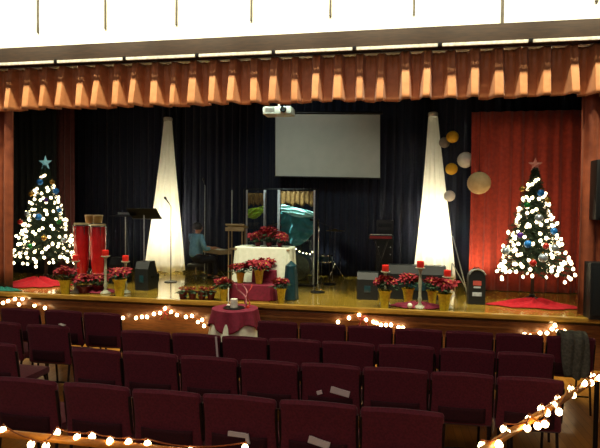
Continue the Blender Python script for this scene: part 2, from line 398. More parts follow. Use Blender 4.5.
# ------------------------------------------------------------------ paper lanterns
for x, y, r, m, Y, lb in ((452.5, 137, 6.3, 'lyellow', 10.7, 'small yellow paper lantern, highest of the hanging lanterns'),
        (444.5, 142.5, 5.6, 'lgrey', 11.0, 'small greyish lantern partly behind the top yellow lantern'),
        (465.5, 160, 8.4, 'lwhite', 10.6, 'medium white paper lantern hanging level with the top of the red curtain edge'),
        (451.5, 169, 6.2, 'lyellow', 10.7, 'small yellow paper lantern below and left of the medium white one'),
        (479, 183, 12, 'lcream', 10.0, 'largest cream paper lantern hanging in front of the red curtain'),
        (449.5, 196, 5.8, 'lwhite', 10.7, 'small white lantern, lowest one beside the right white column')):
    p = at(x, y, Y=Y); e = at(x+r, y, Y=Y); rr = (e-p).length
    root = thing('paper_lantern', lb, 'paper lantern', p, group='hanging paper lanterns')
    prof = []
    for j in range(33):
        a = PI*j/32; q = rr*(1+.012*math.cos(j*PI)); prof.append((max(.012, q*math.sin(a)), -q*math.cos(a)*.97))
    MB().lathe(prof, 28).build('shade', m, root)
    MB().tube([(0, 0, rr*.95), (0, 0, 5.84-p.z)], .004, 5).build('thread', 'blackmetal', root)
    MB().lathe([(.03, 0), (.035, .008), (.03, .016)], 12, (0, 0, rr*.955)).build('wire_ring', 'blackmetal', root)

# ------------------------------------------------------------------ stacking chairs
def make_chair():
    root = thing('stacking_chair', 'x', 'chair')
    wd = .535
    def back(u, v):      # closed cushion: superellipse section swept up
        a = 2*PI*u; z = .40+.47*v
        c, s = math.cos(a), math.sin(a); k = 2/7
        x = wd/2*abs(c)**k*(1 if c > 0 else -1); y = .035*abs(s)**(2/2.6)*(1 if s > 0 else -1)
        e = min(1, math.sqrt(max(0, 1-((abs(v-.5)*2)**26))))
        zz = z + (.012*(1-(x/(wd/2))**2) if v > .5 else 0)
        return (x*(.96+.04*e), y*max(e, .15)+.03-.06*v+.012*math.sin(v*PI), zz)
    m = MB(); m.grid(back, 40, 20); m.f.append(tuple(range(40))); m.f.append(tuple(20*41+i for i in range(40)))
    m.build('backrest', 'burg', root)
    m = MB(); m.box((0, .27, .455), (.52, .46, .075), bev=.028).build('seat', 'burg', root)
    m = MB()
    m.box((0, .27, .41), (.44, .40, .02)).build('seat_frame', 'chairframe', root)
    for s in (-1, 1):
        MB().tube([(s*.235, -.03, 0), (s*.235, .03, .40), (s*.235, .04, .45)], .0125).build('leg', 'chairframe', root)
        MB().tube([(s*.235, .50, 0), (s*.235, .46, .36), (s*.235, .44, .42)], .0125).build('leg', 'chairframe', root)
        MB().tube([(s*.235, .045, .42), (s*.262, .02, .50), (s*.262, -.025, .80)], .012).build('back_frame', 'chairframe', root)
    MB().tube([(-.235, .05, .18), (.235, .05, .18)], .009).build('stretcher', 'chairframe', root)
    def pk(u, v): return ((u-.5)*.40, -.006-.022*math.sin(PI*u)**.5 - .012*v - .004, .445+.13*v)
    MB().grid(pk, 14, 5).build('book_pocket', 'burgd', root, solid=.006)
    return root
proto = make_chair()
ROWY = {'D': 3.708, 'C': 4.571, 'B': 5.434, 'A': 6.297}
RN = {'D': 'nearest row', 'C': 'second row from the camera', 'B': 'third row from the camera', 'A': 'farthest row before the stage'}
ROWS = {
 'D': [(-14, 61, 378), (62, 130, 384), (131, 201, 391), (201, 277, 396), (278, 358, 402), (359, 445, 410)],
 'C': [(-38, 19, 341), (71, 121, 348), (121, 178, 351), (179, 238, 356), (239, 299, 360), (300, 361, 363), (362, 429, 367), (430, 495, 372), (496, 565, 377)],
 'B': [(-28, 25, 321), (26, 69, 325), (120, 171, 331), (171, 221, 334), (221, 268, 337), (268, 321, 339), (321, 375, 342), (377, 435, 345), (439, 496, 349), (497, 555, 353)],
 'A': [(-3, 43, 309), (44, 82, 311), (83, 121, 314), (257, 298, 322), (299, 346, 324), (347, 393, 327), (394, 443, 330), (445, 494, 333), (495, 544, 336), (546, 596, 339)],
}
desc = {
 ('D', 0): 'burgundy chair at the left frame edge in the nearest row above the left lit handrail',
 ('D', 1): 'burgundy chair in the nearest row, second from the left frame edge',
 ('D', 2): 'burgundy chair in the nearest row, third from the left frame edge',
 ('D', 3): 'burgundy chair in the nearest row with a bent white booklet low in its pocket',
 ('D', 4): 'burgundy chair in the nearest row with a slanted white leaflet in its pocket',
 ('D', 5): 'burgundy chair ending the nearest row at its right end, bare floor beside it',
 ('C', 0): 'burgundy chair cut by the left frame edge, second row, alone left of the aisle gap',
 ('C', 1): 'burgundy chair in the second row just right of the aisle gap',
 ('C', 5): 'burgundy chair in the second row holding a thick white booklet in its back pocket',
 ('C', 8): 'burgundy chair at the right end of the second row beside the lit diagonal handrail',
 ('B', 0): 'burgundy chair cut by the left frame edge in the third row',
 ('B', 1): 'burgundy chair left of the gap in the third row with its legs showing',
 ('B', 9): 'burgundy chair at the right end of the third row, next to the hanging grey-green garment',
 ('A', 0): 'burgundy chair at the left frame edge in the farthest row under the left stage lights',
 ('A', 2): 'burgundy chair in the farthest row, left of the lights with the first red bow',
 ('A', 3): 'burgundy chair in the farthest row immediately right of the small draped table',
 ('A', 9): 'burgundy chair in the farthest row with a grey-green garment draped over its back',
}
ordw = ['first', 'second', 'third', 'fourth', 'fifth', 'sixth', 'seventh', 'eighth', 'ninth', 'tenth']
first = True; CH = {}
for rk in 'DCBA':
    for i, (xa, xb, yt) in enumerate(ROWS[rk]):
        Y = ROWY[rk]; p = at((xa+xb)/2, yt, Y=Y)
        # a small shift of the whole chair toward where its top is seen
        q = at((xa+xb)/2, yt, z=.875); Yc = max(Y-.12, min(Y+.12, q.y)); Yc = Y*.4+Yc*.6
        p = at((xa+xb)/2, yt, Y=Yc)
        A_ = at(xa, yt, Y=Yc); B_ = at(xb, yt, Y=Yc); wdt = B_.x-A_.x
        lb = desc.get((rk, i), 'burgundy upholstered stacking chair, %s from the left in the %s' % (ordw[i], RN[rk]))
        loc = (p.x, Yc+.03, 0)
        if first: c = proto; first = False; c.location = loc; c['label'] = lb; c['group'] = 'burgundy chairs in rows'
        else: c = copy_tree(proto, loc, label=lb, group='burgundy chairs in rows')
        c.scale = (max(.82, min(1.12, (wdt-.002)/.545)), 1, 1)
        c.rotation_euler = (0, 0, R(random.uniform(-1, 1)))
        CH[(rk, i)] = c

# booklets in the pockets
def booklet(rk, i, x, y, w_, h_, tilt, label, thick=.012):
    c = CH[(rk, i)]; Y = c.location.y-.052; p = at(x, y, Y=Y)
    m = MB()
    rot = Matrix.Rotation(R(tilt), 3, 'Y') @ Matrix.Rotation(R(-6), 3, 'X')
    m.box((0, 0, 0), (w_, thick, h_), rot=rot, bev=.002)
    m.box((w_*.02, -.004, .003), (w_*.9, thick, h_*.9), rot=rot @ Matrix.Rotation(R(3), 3, 'Y'), bev=.002)
    o = m.build('booklet', 'paper', smooth=False, loc=(p.x, Y, p.z)); return tag(o, label, 'booklet', 'papers in the chair pockets')
booklet('C', 5, 340, 392, .175, .055, 12, 'thick white booklet sticking out of a second row chair pocket')
booklet('C', 5, 319.5, 392.5, .05, .035, -20, 'small crumpled whitish paper left of the thick booklet in the second row')
booklet('D', 3, 237, 434.5, .14, .035, 2, 'white booklet with its right corner bent down, in a nearest row chair pocket')
booklet('D', 3, 247.5, 439, .03, .075, -12, 'narrow white slip hanging at the bent corner of the nearest row booklet')
booklet('D', 4, 319, 442.5, .16, .05, 14, 'slanted white leaflet in the nearest row chair pocket near the picture bottom')
o = MB().box((0, 0, 0), (.07, .05, .006), rot=Matrix.Rotation(R(15), 3, 'Y')).build('folded_paper', 'paper', smooth=False, loc=at(69, 330, Y=5.43)); 
o.location = (at(66, 330, Y=5.43).x-.05, 5.43, .895); tag(o, 'small folded white paper lying on top of the chair back left of the aisle gap', 'paper')

# garment over the last chair of the far row
c = CH[('A', 9)]
def gar(u, v):
    a = (v-.5)*2  # -1 back hanging toward camera .. 1 seat side
    wv = .135*(1+.10*math.sin(u*9+v*5))*(1-.25*max(0, -a)**6)
    x = (u-.5)*2*wv
    top = .925; L_ = .52 if a < 0 else .28
    s = abs(a)
    y = (-.075-.035*min(1, s*4))*(1 if a < 0 else -1)*min(1, s*6) + .014*math.sin(u*17+s*2)
    z = top-L_*max(0, s-.08) + (.02*math.sin(u*8) if s > .9 else 0)
    return (x, y-.03, z)
p = at(574, 334, Y=c.location.y-.05)
o = MB().grid(gar, 36, 40).build('garment', 'greencoat', solid=.03, loc=(p.x, c.location.y-.0, 0)); tag(o, 'grey-green woolly garment draped over the back of a far row chair', 'garment')

# ------------------------------------------------------------------ handrails with lights
def handrail(p0, p1, z, label, posts, name='handrail'):
    a = at(*p0, z=z); b = at(*p1, z=z); d = (b-a).normalized()
    a2 = a-d*.6; b2 = b+d*.9
    root = thing(name, label, 'handrail', (a2.x, a2.y, 0)); o = Vector((a2.x, a2.y, 0))
    MB().tube([a2-o, b2-o], .022, 12).build('rail', 'rail', root)
    for t in posts:
        q = a2.lerp(b2, t)-o
        MB().tube([(q.x, q.y, 0), (q.x, q.y, z-.015)], .018, 10).build('post', 'blackmetal', root)
        MB().lathe([(.05, 0), (.05, .008), (.02, .02)], 14, (q.x, q.y, 0)).build('floor_flange', 'blackmetal', root)
    return a2, b2
def string(pts, label, wm, bm_, r, bulbs_at, droop=.01, group=None, bow=None):
    """pts: wire points in the place; bulbs_at: bulb centres"""
    o0 = Vector(bulbs_at[0])
    root = thing('light_string', label, 'string lights', o0, group=group)
    m = MB(); pp = []
    for i in range(len(pts)-1):
        a, b = Vector(pts[i]), Vector(pts[i+1])
        for k in range(5):
            t = k/5; q = a.lerp(b, t); q.z -= droop*math.sin(PI*t); pp.append(q-o0)
    pp.append(Vector(pts[-1])-o0)
    m.tube(pp, .004, 5).build('wire', wm, root)
    base = None
    for i, q in enumerate(bulbs_at):
        if base is None:
            sh = MB().lathe([(.003, -1.05*r), (.7*r, -.75*r), (r, -.1*r), (.85*r, .5*r), (.45*r, r), (.32*r, 1.15*r)], 10)
            base = sh.build('bulb', bm_, root); base.location = Vector(q)-o0
            so = MB().lathe([(.35*r, 1.1*r), (.38*r, 1.2*r), (.35*r, 1.7*r)], 8).build('socket', wm, base)
        else:
            c = base.copy(); COL.objects.link(c); c.parent = root; c.location = Vector(q)-o0
            s2 = so.copy(); COL.objects.link(s2); s2.parent = c
            c.rotation_euler = (random.uniform(-.6, .6), random.uniform(-.6, .6), 0)
    return root
ra, rb = handrail((480, 452), (600, 376), 1.0, 'wooden handrail wound with lights rising diagonally at the right', (.28, .715))
bp = [(482, 446), (499, 445), (508, 434), (504, 429), (527, 428), (529, 419), (537.5, 426), (545, 424), (541, 409), (547, 413), (553.5, 405), (558, 399), (559, 412), (571, 389), (573, 395), (584.5, 383.5), (593, 376), (591, 383), (599, 378)]
BP = [at(x, y, z=1.0+random.uniform(-.02, .03)) for x, y in bp]
string([p+Vector((0, 0, .035)) for p in BP], 'warm white light string wound round the right diagonal handrail', 'wirew', 'bulbs', .022, BP)
la, lb_ = handrail((0, 433), (133, 447), 1.0, 'low wooden handrail crossing the bottom left corner under the nearest chairs', (.12, .55))
bp = [(3, 430), (31, 444.5), (46, 446), (57, 432.5), (77, 437.5), (92, 436.5), (110, 441.5), (128.5, 442.5), (147.5, 444), (190, 452), (245, 448)]
BP = [at(x, y, z=1.02) for x, y in bp]
string([p+Vector((0, 0, .03)) for p in BP], 'warm white light string lying along the bottom left handrail', 'wirew', 'bulbs', .019, BP)

# light strings along the stage front
def front(bp, label, bowpx=None):
    Y = YS-.05
    BP = []
    for x, y in bp:
        q = at(x, y, Y=Y); BP.append(q)
    wp = [p+Vector((0, .015, .045)) for p in BP]
    string(wp, label, 'wirew', 'bulbs', .028, BP, droop=.02, group='light strings on the stage front')
    if bowpx:
        q = at(*bowpx, Y=Y-.02); root = thing('ribbon_bow', 'small red ribbon bow at the peak of the %s stage front lights' % ('left' if bowpx[0] < 300 else 'central'), 'bow', q)
        for s in (-1, 1):
            def lp(u, v): 
                a = 2*PI*u; return (s*(.045-.045*math.cos(a)), (v-.5)*.03, .03*math.sin(a)*(1+.3*s))
            MB().grid(lp, 16, 2).build('loop', 'ribbon', root, solid=.003)
            MB().add([(0, -.01, 0), (0, .01, 0), (s*.05, .01, -.13), (s*.085, -.01, -.12)], [(0, 1, 2, 3)]).build('tail', 'ribbon', root, solid=.003)
        MB().sphere((0, 0, 0), .018).build('knot', 'ribbon', root)
front([(3, 303), (8, 301), (15, 299), (19, 304.5), (22.5, 299), (34.5, 305.5), (45, 308)], 'light string at the far left end of the stage front')
front([(123, 318), (136, 318), (142, 317), (147, 317), (154, 314), (160, 313), (165, 308.5), (171, 312), (177, 315), (186, 317), (192, 316), (198, 322), (202, 320), (204, 326)], 'light string peaking at a red bow on the stage front left of the draped table', (165, 312))
front([(338, 322), (349, 318), (359, 315), (366, 320), (373.5, 322), (376.5, 323), (381, 325), (386, 325), (391, 325), (398.5, 327.5), (403, 328)], 'light string peaking at a red bow on the central stage front', (363, 318))
front([(524.5, 334.5), (530.5, 336), (540, 333), (547, 333), (552, 329), (555, 325.5), (558, 331.5), (565, 331.5)], 'light string at the right end of the stage front above the garment')

# ------------------------------------------------------------------ Christmas trees
def tree_mesh(H, Rb, z0):
    m = MB(); rng = random.Random(11); n = 0
    for i in range(420):
        t = (i+.5)/420; t = 1-(1-t)**.62 if False else t**.8
        z = z0+(H-z0)*(1-(1-t)) ; f = 1-t
        z = z0+(H-z0)*t; L_ = Rb*f*rng.uniform(.82, 1.05)+.03
        a = i*2.39996; dirv = Vector((math.cos(a), math.sin(a), 0)); lift = .25+.6*t
        base = Vector((0, 0, z+.02)); tip = base+dirv*L_+Vector((0, 0, -L_*.18+lift*.06))
        m.tube([base, base.lerp(tip, .5)+Vector((0, 0, .02)), tip], [.008, .005, .002], 4)
        K = max(6, int(L_*48))
        for k in range(K):
            s = .12+.88*(k+rng.random())/K; p = base.lerp(tip, s)
            for sd in (0, 1, 2):
                q = rng.uniform(0, 2*PI); nd = (dirv*.6+Vector((math.cos(q)*.8, math.sin(q)*.8, rng.uniform(-.6, .7)))).normalized()
                l = rng.uniform(.05, .085)*(.55+.45*min(1, f*3)); o_ = nd.orthogonal().normalized()*.006; e = p+nd*l
                m.add([p-o_, p+o_, p+nd.cross(o_), e], [(0, 1, 3), (1, 2, 3), (2, 0, 3)])
    return m
def tree(base, H, Rb, z0, label, name, star_m, seed, mesh=None):
    root = thing('christmas_tree', label, 'christmas tree', base)
    if mesh is None: fo = tree_mesh(H, Rb, z0).build('foliage', 'needle', root, smooth=False)
    else: fo = bpy.data.objects.new('foliage', mesh); COL.objects.link(fo); fo.parent = root
    MB().tube([(0, 0, .05), (0, 0, H*.95)], [.03, .008], 8).build('trunk', 'trunk', root)
    m = MB(); m.lathe([(.04, .03), (.05, .04), (.05, .14), (.035, .15)], 12)
    for k in range(4): a = k*PI/2+.4; m.tube([(0, 0, .12), (math.cos(a)*.26, math.sin(a)*.26, .03)], .014, 6)
    m.build('stand', 'blackmetal', root)
    rng = random.Random(seed); B = Vector(base)
    # lights : a spiral string
    turns = 11; N = 215; pts = []; bulbs = []
    for i in range(N):
        t = (i/(N-1)); s = 1-(1-t)**.0 if False else t**.85 if False else t
        s = 1-(1-s*.996)**.56     # more bulbs low down
        z = z0+.02+(H-z0-.06)*s
        a = 2*PI*turns*(t*.7+s*.3)+rng.uniform(-.5, .5)
        r = Rb*((1-s)**.95)*rng.uniform(.74, 1.06)+.03
        p = Vector((math.cos(a)*r, math.sin(a)*r, z-.16*r+rng.uniform(-.12, .12)*(1-s)**.5)); pts.append(p); bulbs.append(p+Vector((0, 0, -.0)))
    sr = thing('light_string', 'dense warm white fairy lights covering the %s Christmas tree' % name, 'string lights', base, group='fairy lights on the trees')
    MB().tube([p+Vector((0, 0, .035)) for p in pts], .003, 4).build('wire', 'wire', sr)
    order = sorted(range(N), key=lambda i: -(-(bulbs[i].y)))   # nearest to the hall first
    order = sorted(range(N), key=lambda i: bulbs[i].y)
    r = .0275
    bmesh_ = MB().lathe([(.002, -1.1*r), (.75*r, -.7*r), (r, 0), (.8*r, .55*r), (.4*r, 1.0*r), (.3*r, 1.2*r)], 8)
    first_ = None; rest = MB()
    for k, i in enumerate(order):
        if k < 100:
            if first_ is None: first_ = bmesh_.build('bulb', 'bulb', sr); c = first_
            else: c = first_.copy(); COL.objects.link(c); c.parent = sr
            c.location = bulbs[i]; c.rotation_euler = (rng.uniform(-.8, .8), rng.uniform(-.8, .8), 0)
        else:
            rest.add([Vector(v)+bulbs[i] for v in bmesh_.v], bmesh_.f)
    rb_ = rest.build('bulb', 'bulb', sr); rb_['kind'] = 'stuff'
    # star
    s_ = thing('tree_star', ('pale silver-blue' if name == 'left' else 'dull red') + ' five-pointed star on top of the %s Christmas tree' % name, 'star', B+Vector((0, 0, H+.10)))
    v = [(0, -.03, 0), (0, .03, 0)]; f = []; ro, ri = (.155, .062) if name == 'left' else (.12, .05)
    for k in range(10):
        a = PI/2+k*PI/5; q = ro if k % 2 == 0 else ri; v.append((math.cos(a)*q, 0, math.sin(a)*q))
    for k in range(10):
        f += [(0, 2+k, 2+(k+1) % 10), (1, 2+(k+1) % 10, 2+k)]
    MB().add(v, f).build('star_body', star_m, s_, smooth=False)
    MB().lathe([(.012, -.16), (.02, -.12), (.012, -.03)], 8).build('cone_socket', star_m, s_)
    return fo.data
TL = Vector((at(46, 280, Y=9.35).x, 9.35, .75)); TR = Vector((at(532, 300, Y=9.1).x, 9.1, .75))
print('TREES', TL, TR, at(44, 171, Y=9.35).z, at(44, 265, Y=9.35).z, at(532, 172, Y=9.1).z, at(532, 282, Y=9.1).z)
HL = at(44, 168, Y=9.35).z-.75; z0L = at(44, 258, Y=9.35).z-.75; RL = (at(75, 200, Y=9.35).x-at(13, 200, Y=9.35).x)/2
HR = at(532, 171, Y=9.1).z-.75; z0R = at(532, 272, Y=9.1).z-.75; RR = (at(573, 200, Y=9.1).x-at(490, 200, Y=9.1).x)/2
tm = tree(TL, HL, RL*.95, z0L, 'green Christmas tree with a silver-blue star at the left of the stage', 'left', 'star', 1)
tree(TR, HR, RR*.93, z0R, 'green Christmas tree with a dull red star before the red curtain at the right', 'right', 'star2', 2)
def orn(T, px, py, Yoff, r, m, H, Rb, z0, who, word):
    # place on the tree surface where it is seen
    best = None
    for k in range(60):
        Y = T.y-Rb+k*Rb/60; p = at(px, py, Y=Y); rel = p-T; s = (rel.z-z0)/(H-z0)
        rr = Rb*(max(0, 1-s)**.92)+.08
        if math.hypot(rel.x, rel.y) <= rr: best = p; break
    if best is None: best = at(px, py, Y=T.y)
    root = thing('bauble', '%s bauble hanging on %s of the %s tree' % (m.replace('orn', ' ').strip().replace('purp', 'purple'), word, who), 'bauble', best, group='baubles on the %s tree' % who)
    MB().sphere((0, 0, 0), r, 14, 10).build('ball', m, root)
    MB().lathe([(.012, r*.97), (.012, r*1.15), (.004, r*1.4)], 8).build('cap', 'goldorn', root)
for px, py, r, m, wd_ in ((40, 182, .062, 'blueorn', 'the upper left'), (56, 191, .062, 'blueorn', 'the upper right'), (59.5, 210, .05, 'blueorn', 'the right middle'), (38.5, 217, .065, 'blueorn', 'the centre'), (46, 200, .045, 'purporn', 'the centre top'), (31, 194, .05, 'goldorn', 'the upper left side'), (20, 222, .05, 'redorn', 'the left edge'), (27, 214, .05, 'silverorn', 'the left middle'), (59, 222, .05, 'greenorn', 'the right side'), (52, 182, .05, 'goldorn', 'the top right'), (64, 240, .055, 'silverorn', 'the lower right'), (30, 246, .05, 'greenorn', 'the lower left'), (44, 238, .05, 'goldorn', 'the lower middle')):
    orn(TL, px, py, 0, r, m, HL, RL*.95, z0L, 'left', wd_)
for px, py, r, m, wd_ in ((541, 193, .055, 'blueorn', 'the upper right'), (527, 205, .05, 'greenorn', 'the upper left'), (539, 218, .065, 'silverorn', 'the centre'), (520, 235, .05, 'purporn', 'the left middle'), (528, 244, .06, 'blueorn', 'the centre low'), (554, 231, .055, 'blueorn', 'the right middle'), (506, 251, .065, 'silverorn', 'the lower left'), (546, 246, .05, 'redorn', 'the right low middle'), (543, 258, .07, 'silverorn', 'the bottom centre'), (522, 189, .045, 'goldorn', 'the top left'), (533, 263, .055, 'redorn', 'the bottom left'), (548, 200, .045, 'goldorn', 'the top right'), (555, 248, .06, 'silverorn', 'the lower right')):
    orn(TR, px, py, 0, r, m, HR, RR*.98, z0R, 'right', wd_)
# tree skirts
def skirt(c, rx, ry, m, label, lump, seed, z=0):
    def fn(u, v):
        a = 2*PI*u; w_ = 1+.10*math.sin(a*7+seed)+.07*math.sin(a*3+seed)+.04*math.sin(a*17)
        r = v*w_; h = lump*(1-v)**1.2*(1+.3*math.sin(a*5+seed))*(min(1, v*8)) + .012+.012*math.sin(a*11+v*6)*v*(1-v)*4
        return (rx*r*math.cos(a), ry*r*math.sin(a), h+z)
    o = MB().grid(fn, 70, 12).build('tree_skirt', m, solid=.006, loc=c); return tag(o, label, 'tree skirt')
skirt((TL.x+.12, TL.y-.42, .752), .62, .45, 'skirt', 'red felt tree skirt spread below the left Christmas tree', .14, 1)
skirt((st(15, 288).x, 8.17, .752), .33, .12, 'teal', 'teal green cloth lying on the stage left of the red tree skirt', .05, 2)
skirt((TR.x-.04, TR.y-.30, .752), .66, .27, 'skirt', 'red felt tree skirt spread below the right Christmas tree', .12, 4)

# ------------------------------------------------------------------ poinsettias
def bloom_mesh(R_, seed):
    m = MB(); rng = random.Random(seed)
    for ring, (n_, l, el) in enumerate(((7, R_, -.1), (6, R_*.7, .35))):
        for k in range(n_):
            a = 2*PI*(k+ring*.5)/n_+rng.uniform(-.15, .15); d = Vector((math.cos(a), math.sin(a), 0)); s = Vector((-d.y, d.x, 0)); ll = l*rng.uniform(.85, 1.1)
            wv = ll*.26; pts = []
            for t, ww in ((.08, .15), (.4, .9), (.62, 1), (.85, .45), (1, .02)):
                z = el*ll*t - .25*ll*t*t+.01*ring; c = d*ll*t+Vector((0, 0, z))
                pts += [c-s*wv*ww+Vector((0, 0, .005)), c+Vector((0, 0, -.004)), c+s*wv*ww+Vector((0, 0, .005))]
            f = []
            for j in range(4): f += [(3*j, 3*j+1, 3*j+4, 3*j+3), (3*j+1, 3*j+2, 3*j+5, 3*j+4)]
            m.add(pts, f)
    return m
def poinsettia(loc, pot_h, pot_r, spread, height, label, potm='foil', nb=8, seed=0, group='potted poinsettias on the stage'):
    if potm == 'foil': pot_r *= .74; pot_h *= 1.18; height *= .85; spread *= .9
    rng = random.Random(seed+50)
    root = thing('poinsettia', label, 'potted plant', loc, rz=rng.uniform(0, 6), group=group)
    MB().lathe([(pot_r*.62, 0), (pot_r*.66, .01), (pot_r*.92, pot_h*.85), (pot_r*1.22, pot_h*1.04), (pot_r*1.16, pot_h*1.0), (pot_r*.86, pot_h*.88), (pot_r*.5, pot_h*.85)], 30, fn=lambda a, z, j: 1+(.06 if j > 1 else .03)*math.sin(a*10+z*8)).build('foil_pot', potm, root)
    st_ = MB(); lf = MB(); heads = []
    for k in range(nb):
        q = 2.4*k+rng.uniform(-.3, .3); rr = spread*math.sqrt((k+.3)/nb)*.78; hz = pot_h+height*(1-.45*(rr/spread)**2)*rng.uniform(.85, 1.05)
        p = Vector((math.cos(q)*rr, math.sin(q)*rr, hz)); heads.append(p)
        st_.tube([(math.cos(q)*pot_r*.3, math.sin(q)*pot_r*.3, pot_h*.85), p*.7+Vector((0, 0, pot_h*.28)), p], .005, 5)
        for j in range(5):
            a = rng.uniform(0, 2*PI); d = Vector((math.cos(a), math.sin(a), -.25)); s = Vector((-d.y, d.x, 0)).normalized(); c = p-Vector((0, 0, rng.uniform(.03, .10))); l = rng.uniform(.07, .12); ww = l*.28
            lf.add([c, c+d*l*.5-s*ww, c+d*l, c+d*l*.5+s*ww], [(0, 1, 2, 3)])
    st_.build('stems', 'leaf', root); lf.build('leaves', 'leaf', root, solid=.003)
    base = None
    for p in heads:
        if base is None:
            base = bloom_mesh(spread*.52, seed).build('bloom', 'petal', root); base.location = p
            ce = MB()
            for k in range(5): ce.sphere((math.cos(k*1.257)*.01, math.sin(k*1.257)*.01, .012), .007, 6, 4)
            ce = ce.build('flower_centre', 'centre', base)
            c = base
        else:
            c = base.copy(); COL.objects.link(c); c.parent = root; c.location = p
            d = ce.copy(); COL.objects.link(d); d.parent = c
        t = Vector((p.x, p.y, 0))*1.4/spread
        c.rotation_euler = (-t.y*.7+.2, t.x*.7, rng.uniform(0, 6))
    return root
PO = [ # base px, base py, pot height px, spread px, label
 (63.5, 294, 'red poinsettia in a gold foil pot at the stage edge below the left tree', 'foil', .20, .13, .22, .26),
 (119.5, 296, 'bright poinsettia in a gold pot at the stage edge beside the left floor monitor', 'foil', .24, .14, .24, .22),
 (223, 301, 'small dark poinsettia in a gold pot left of the burgundy riser', 'foil', .16, .095, .17, .20),
 (280, 304, 'red poinsettia in a slim gold pot right of the burgundy riser', 'foil', .20, .10, .17, .18),
 (384.5, 309, 'red poinsettia in a yellow gold pot before the right floor monitor', 'foil', .22, .12, .20, .26),
 (445, 312, 'spreading poinsettia in a gold pot under the rightmost red candle', 'foil', .21, .13, .24, .26),
 (408, 303, 'red poinsettia standing behind the white ball, gold pot half hidden', 'foil', .20, .12, .20, .28),
 (432, 304, 'red poinsettia between the two right hand tall candlesticks', 'foil', .18, .11, .19, .26),
]
for i, (x, y, lb, pm, ph, pr, sp, ht) in enumerate(PO):
    p = st(x, y); p.y = max(p.y, YS+.17); poinsettia(p, ph, pr, sp, ht, lb, pm, 9, i)
for i, (x, y, lb) in enumerate(((84, 293, 'dark red poinsettia low on the stage between the first two left candlesticks'), (99, 292, 'dark red plant in burgundy foil right behind the tallest left candlestick'))):
    p = st(x, y); p.y = max(p.y, YS+.2); poinsettia(p, .12, .12, .20, .20, lb, 'foilr', 8, i+20)
for i, (x, lb) in enumerate(((183, 'leftmost of the row of low burgundy foil plants on the stage'), (192.5, 'second from left of the row of low burgundy foil plants'), (202, 'third from left of the row of low burgundy foil plants'), (211, 'rightmost of the row of low burgundy foil plants'))):
    p = st(x, 299.5); poinsettia(p, .13, .075, .085, .07, lb, 'foilr', 4, i+30, group='low burgundy plants on the stage')

# burgundy cloth swirls round the candlesticks
for (x, y, rx, lb) in ((92, 292, .40, 'burgundy cloth bunched on the stage among the left candlesticks'), (418, 308, .40, 'burgundy cloth bunched on the stage among the right candlesticks')):
    p = st(x, y); o = skirt((p.x, max(p.y, YS+.33)+.06, .752), rx, .25, 'cloth_b', lb, .06, 3); o.name = 'bunched_cloth'; o['category'] = 'cloth'
p = st(410, 306); o = MB().sphere((0, 0, 0), .04, 16, 10).build('white_ball', 'candlew', loc=(at(410, 296, Y=8.13).x, 8.13, .80)); tag(o, 'small white ball candle on the burgundy cloth among the right poinsettias', 'candle')

# candlesticks
def candlestick(x, ytop, Y, label):
    p = at(x, ytop, Y=Y); H = p.z-.75; ch = .10; h = H-ch
    root = thing('candlestick', 'tall pale turned candlestick ' + label, 'candlestick', (p.x, Y, .75), group='tall candlesticks')
    MB().lathe([(.085, 0), (.09, .012), (.07, .035), (.03, .06), (.022, .10), (.034, .14), (.024, .18), (.02, h*.45), (.028, h*.62), (.02, h*.75), (.022, h*.9), (.034, h*.95), (.075, h-.012), (.075, h)], 18).build('holder', 'stick', root)
    c = MB().lathe([(.052, 0), (.055, .004), (.055, ch-.004), (.048, ch), (.02, ch-.008)], 18).build('pillar_candle', 'candle', loc=(p.x, Y, .75+h))
    MB().tube([(0, 0, ch-.01), (.002, 0, ch+.012)], .002, 5).build('wick', 'blackmetal', c)
    tag(c, 'red pillar candle ' + label, 'candle', 'red pillar candles')
candlestick(75.5, 255, 8.25, 'right beside the lowest lights of the left tree')
candlestick(105.5, 250, 8.30, 'in front of the left congas, tallest of the left three')
candlestick(125.5, 255.5, 8.42, 'behind the bright poinsettia left of the left floor monitor')
candlestick(385.5, 265, 8.40, 'behind the poinsettia at the left end of the right hand group')
candlestick(420.5, 261, 8.20, 'before the foot of the right white column')
candlestick(447.5, 270, 8.30, 'at the right end of the right hand group')

# ------------------------------------------------------------------ altar table in the middle
def cloth_over_box(cx, cy, z0, z1, wx, wy, m, label, name='tablecloth', cat='tablecloth', flare=.04, waves=9, seed=0, corner=6):
    def fn(u, v):
        a = 2*PI*u
        c, s = math.cos(a), math.sin(a); k = 2/corner
        ux = abs(c)**k*(1 if c > 0 else -1); uy = abs(s)**k*(1 if s > 0 else -1)
        if v < .25: t = v/.25; return (ux*wx/2*t, uy*wy/2*t, z1)
        t = (v-.25)/.75; fl = 1+flare*t*2+.035*t*math.sin(a*waves*2+seed)+.02*t*math.sin(a*waves+seed)
        return (ux*wx/2*fl, uy*wy/2*fl, z1-(z1-z0)*t+(.012*math.sin(a*waves)*t))
    o = MB().grid(fn, 120, 16).build(name, m, solid=.005, loc=(cx, cy, 0)); return tag(o, label, cat)
Ya = 9.0; A = at(233, 250, Y=Ya-.3); B = at(290, 250, Y=Ya-.3); zt = at(262, 248, Y=Ya-.3).z
cx = (A.x+B.x)/2; wd = B.x-A.x
print('altar', zt, wd)
root = thing('folding_table', 'table hidden under the white cloth at the centre of the stage', 'table', (cx, Ya, .75))
MB().box((0, 0, zt-.03-.75), (wd*.97, .57, .03), bev=.006).build('table_top', 'tanwood', root)
for sx in (-1, 1):
    for sy in (-1, 1): MB().tube([(sx*wd*.42, sy*.22, 0), (sx*wd*.42, sy*.22, zt-.79)], .015).build('leg', 'blackmetal', root)
cloth_over_box(cx, Ya, .80, zt, wd, .62, 'cloth_w', 'white cloth draped over the centre stage table')
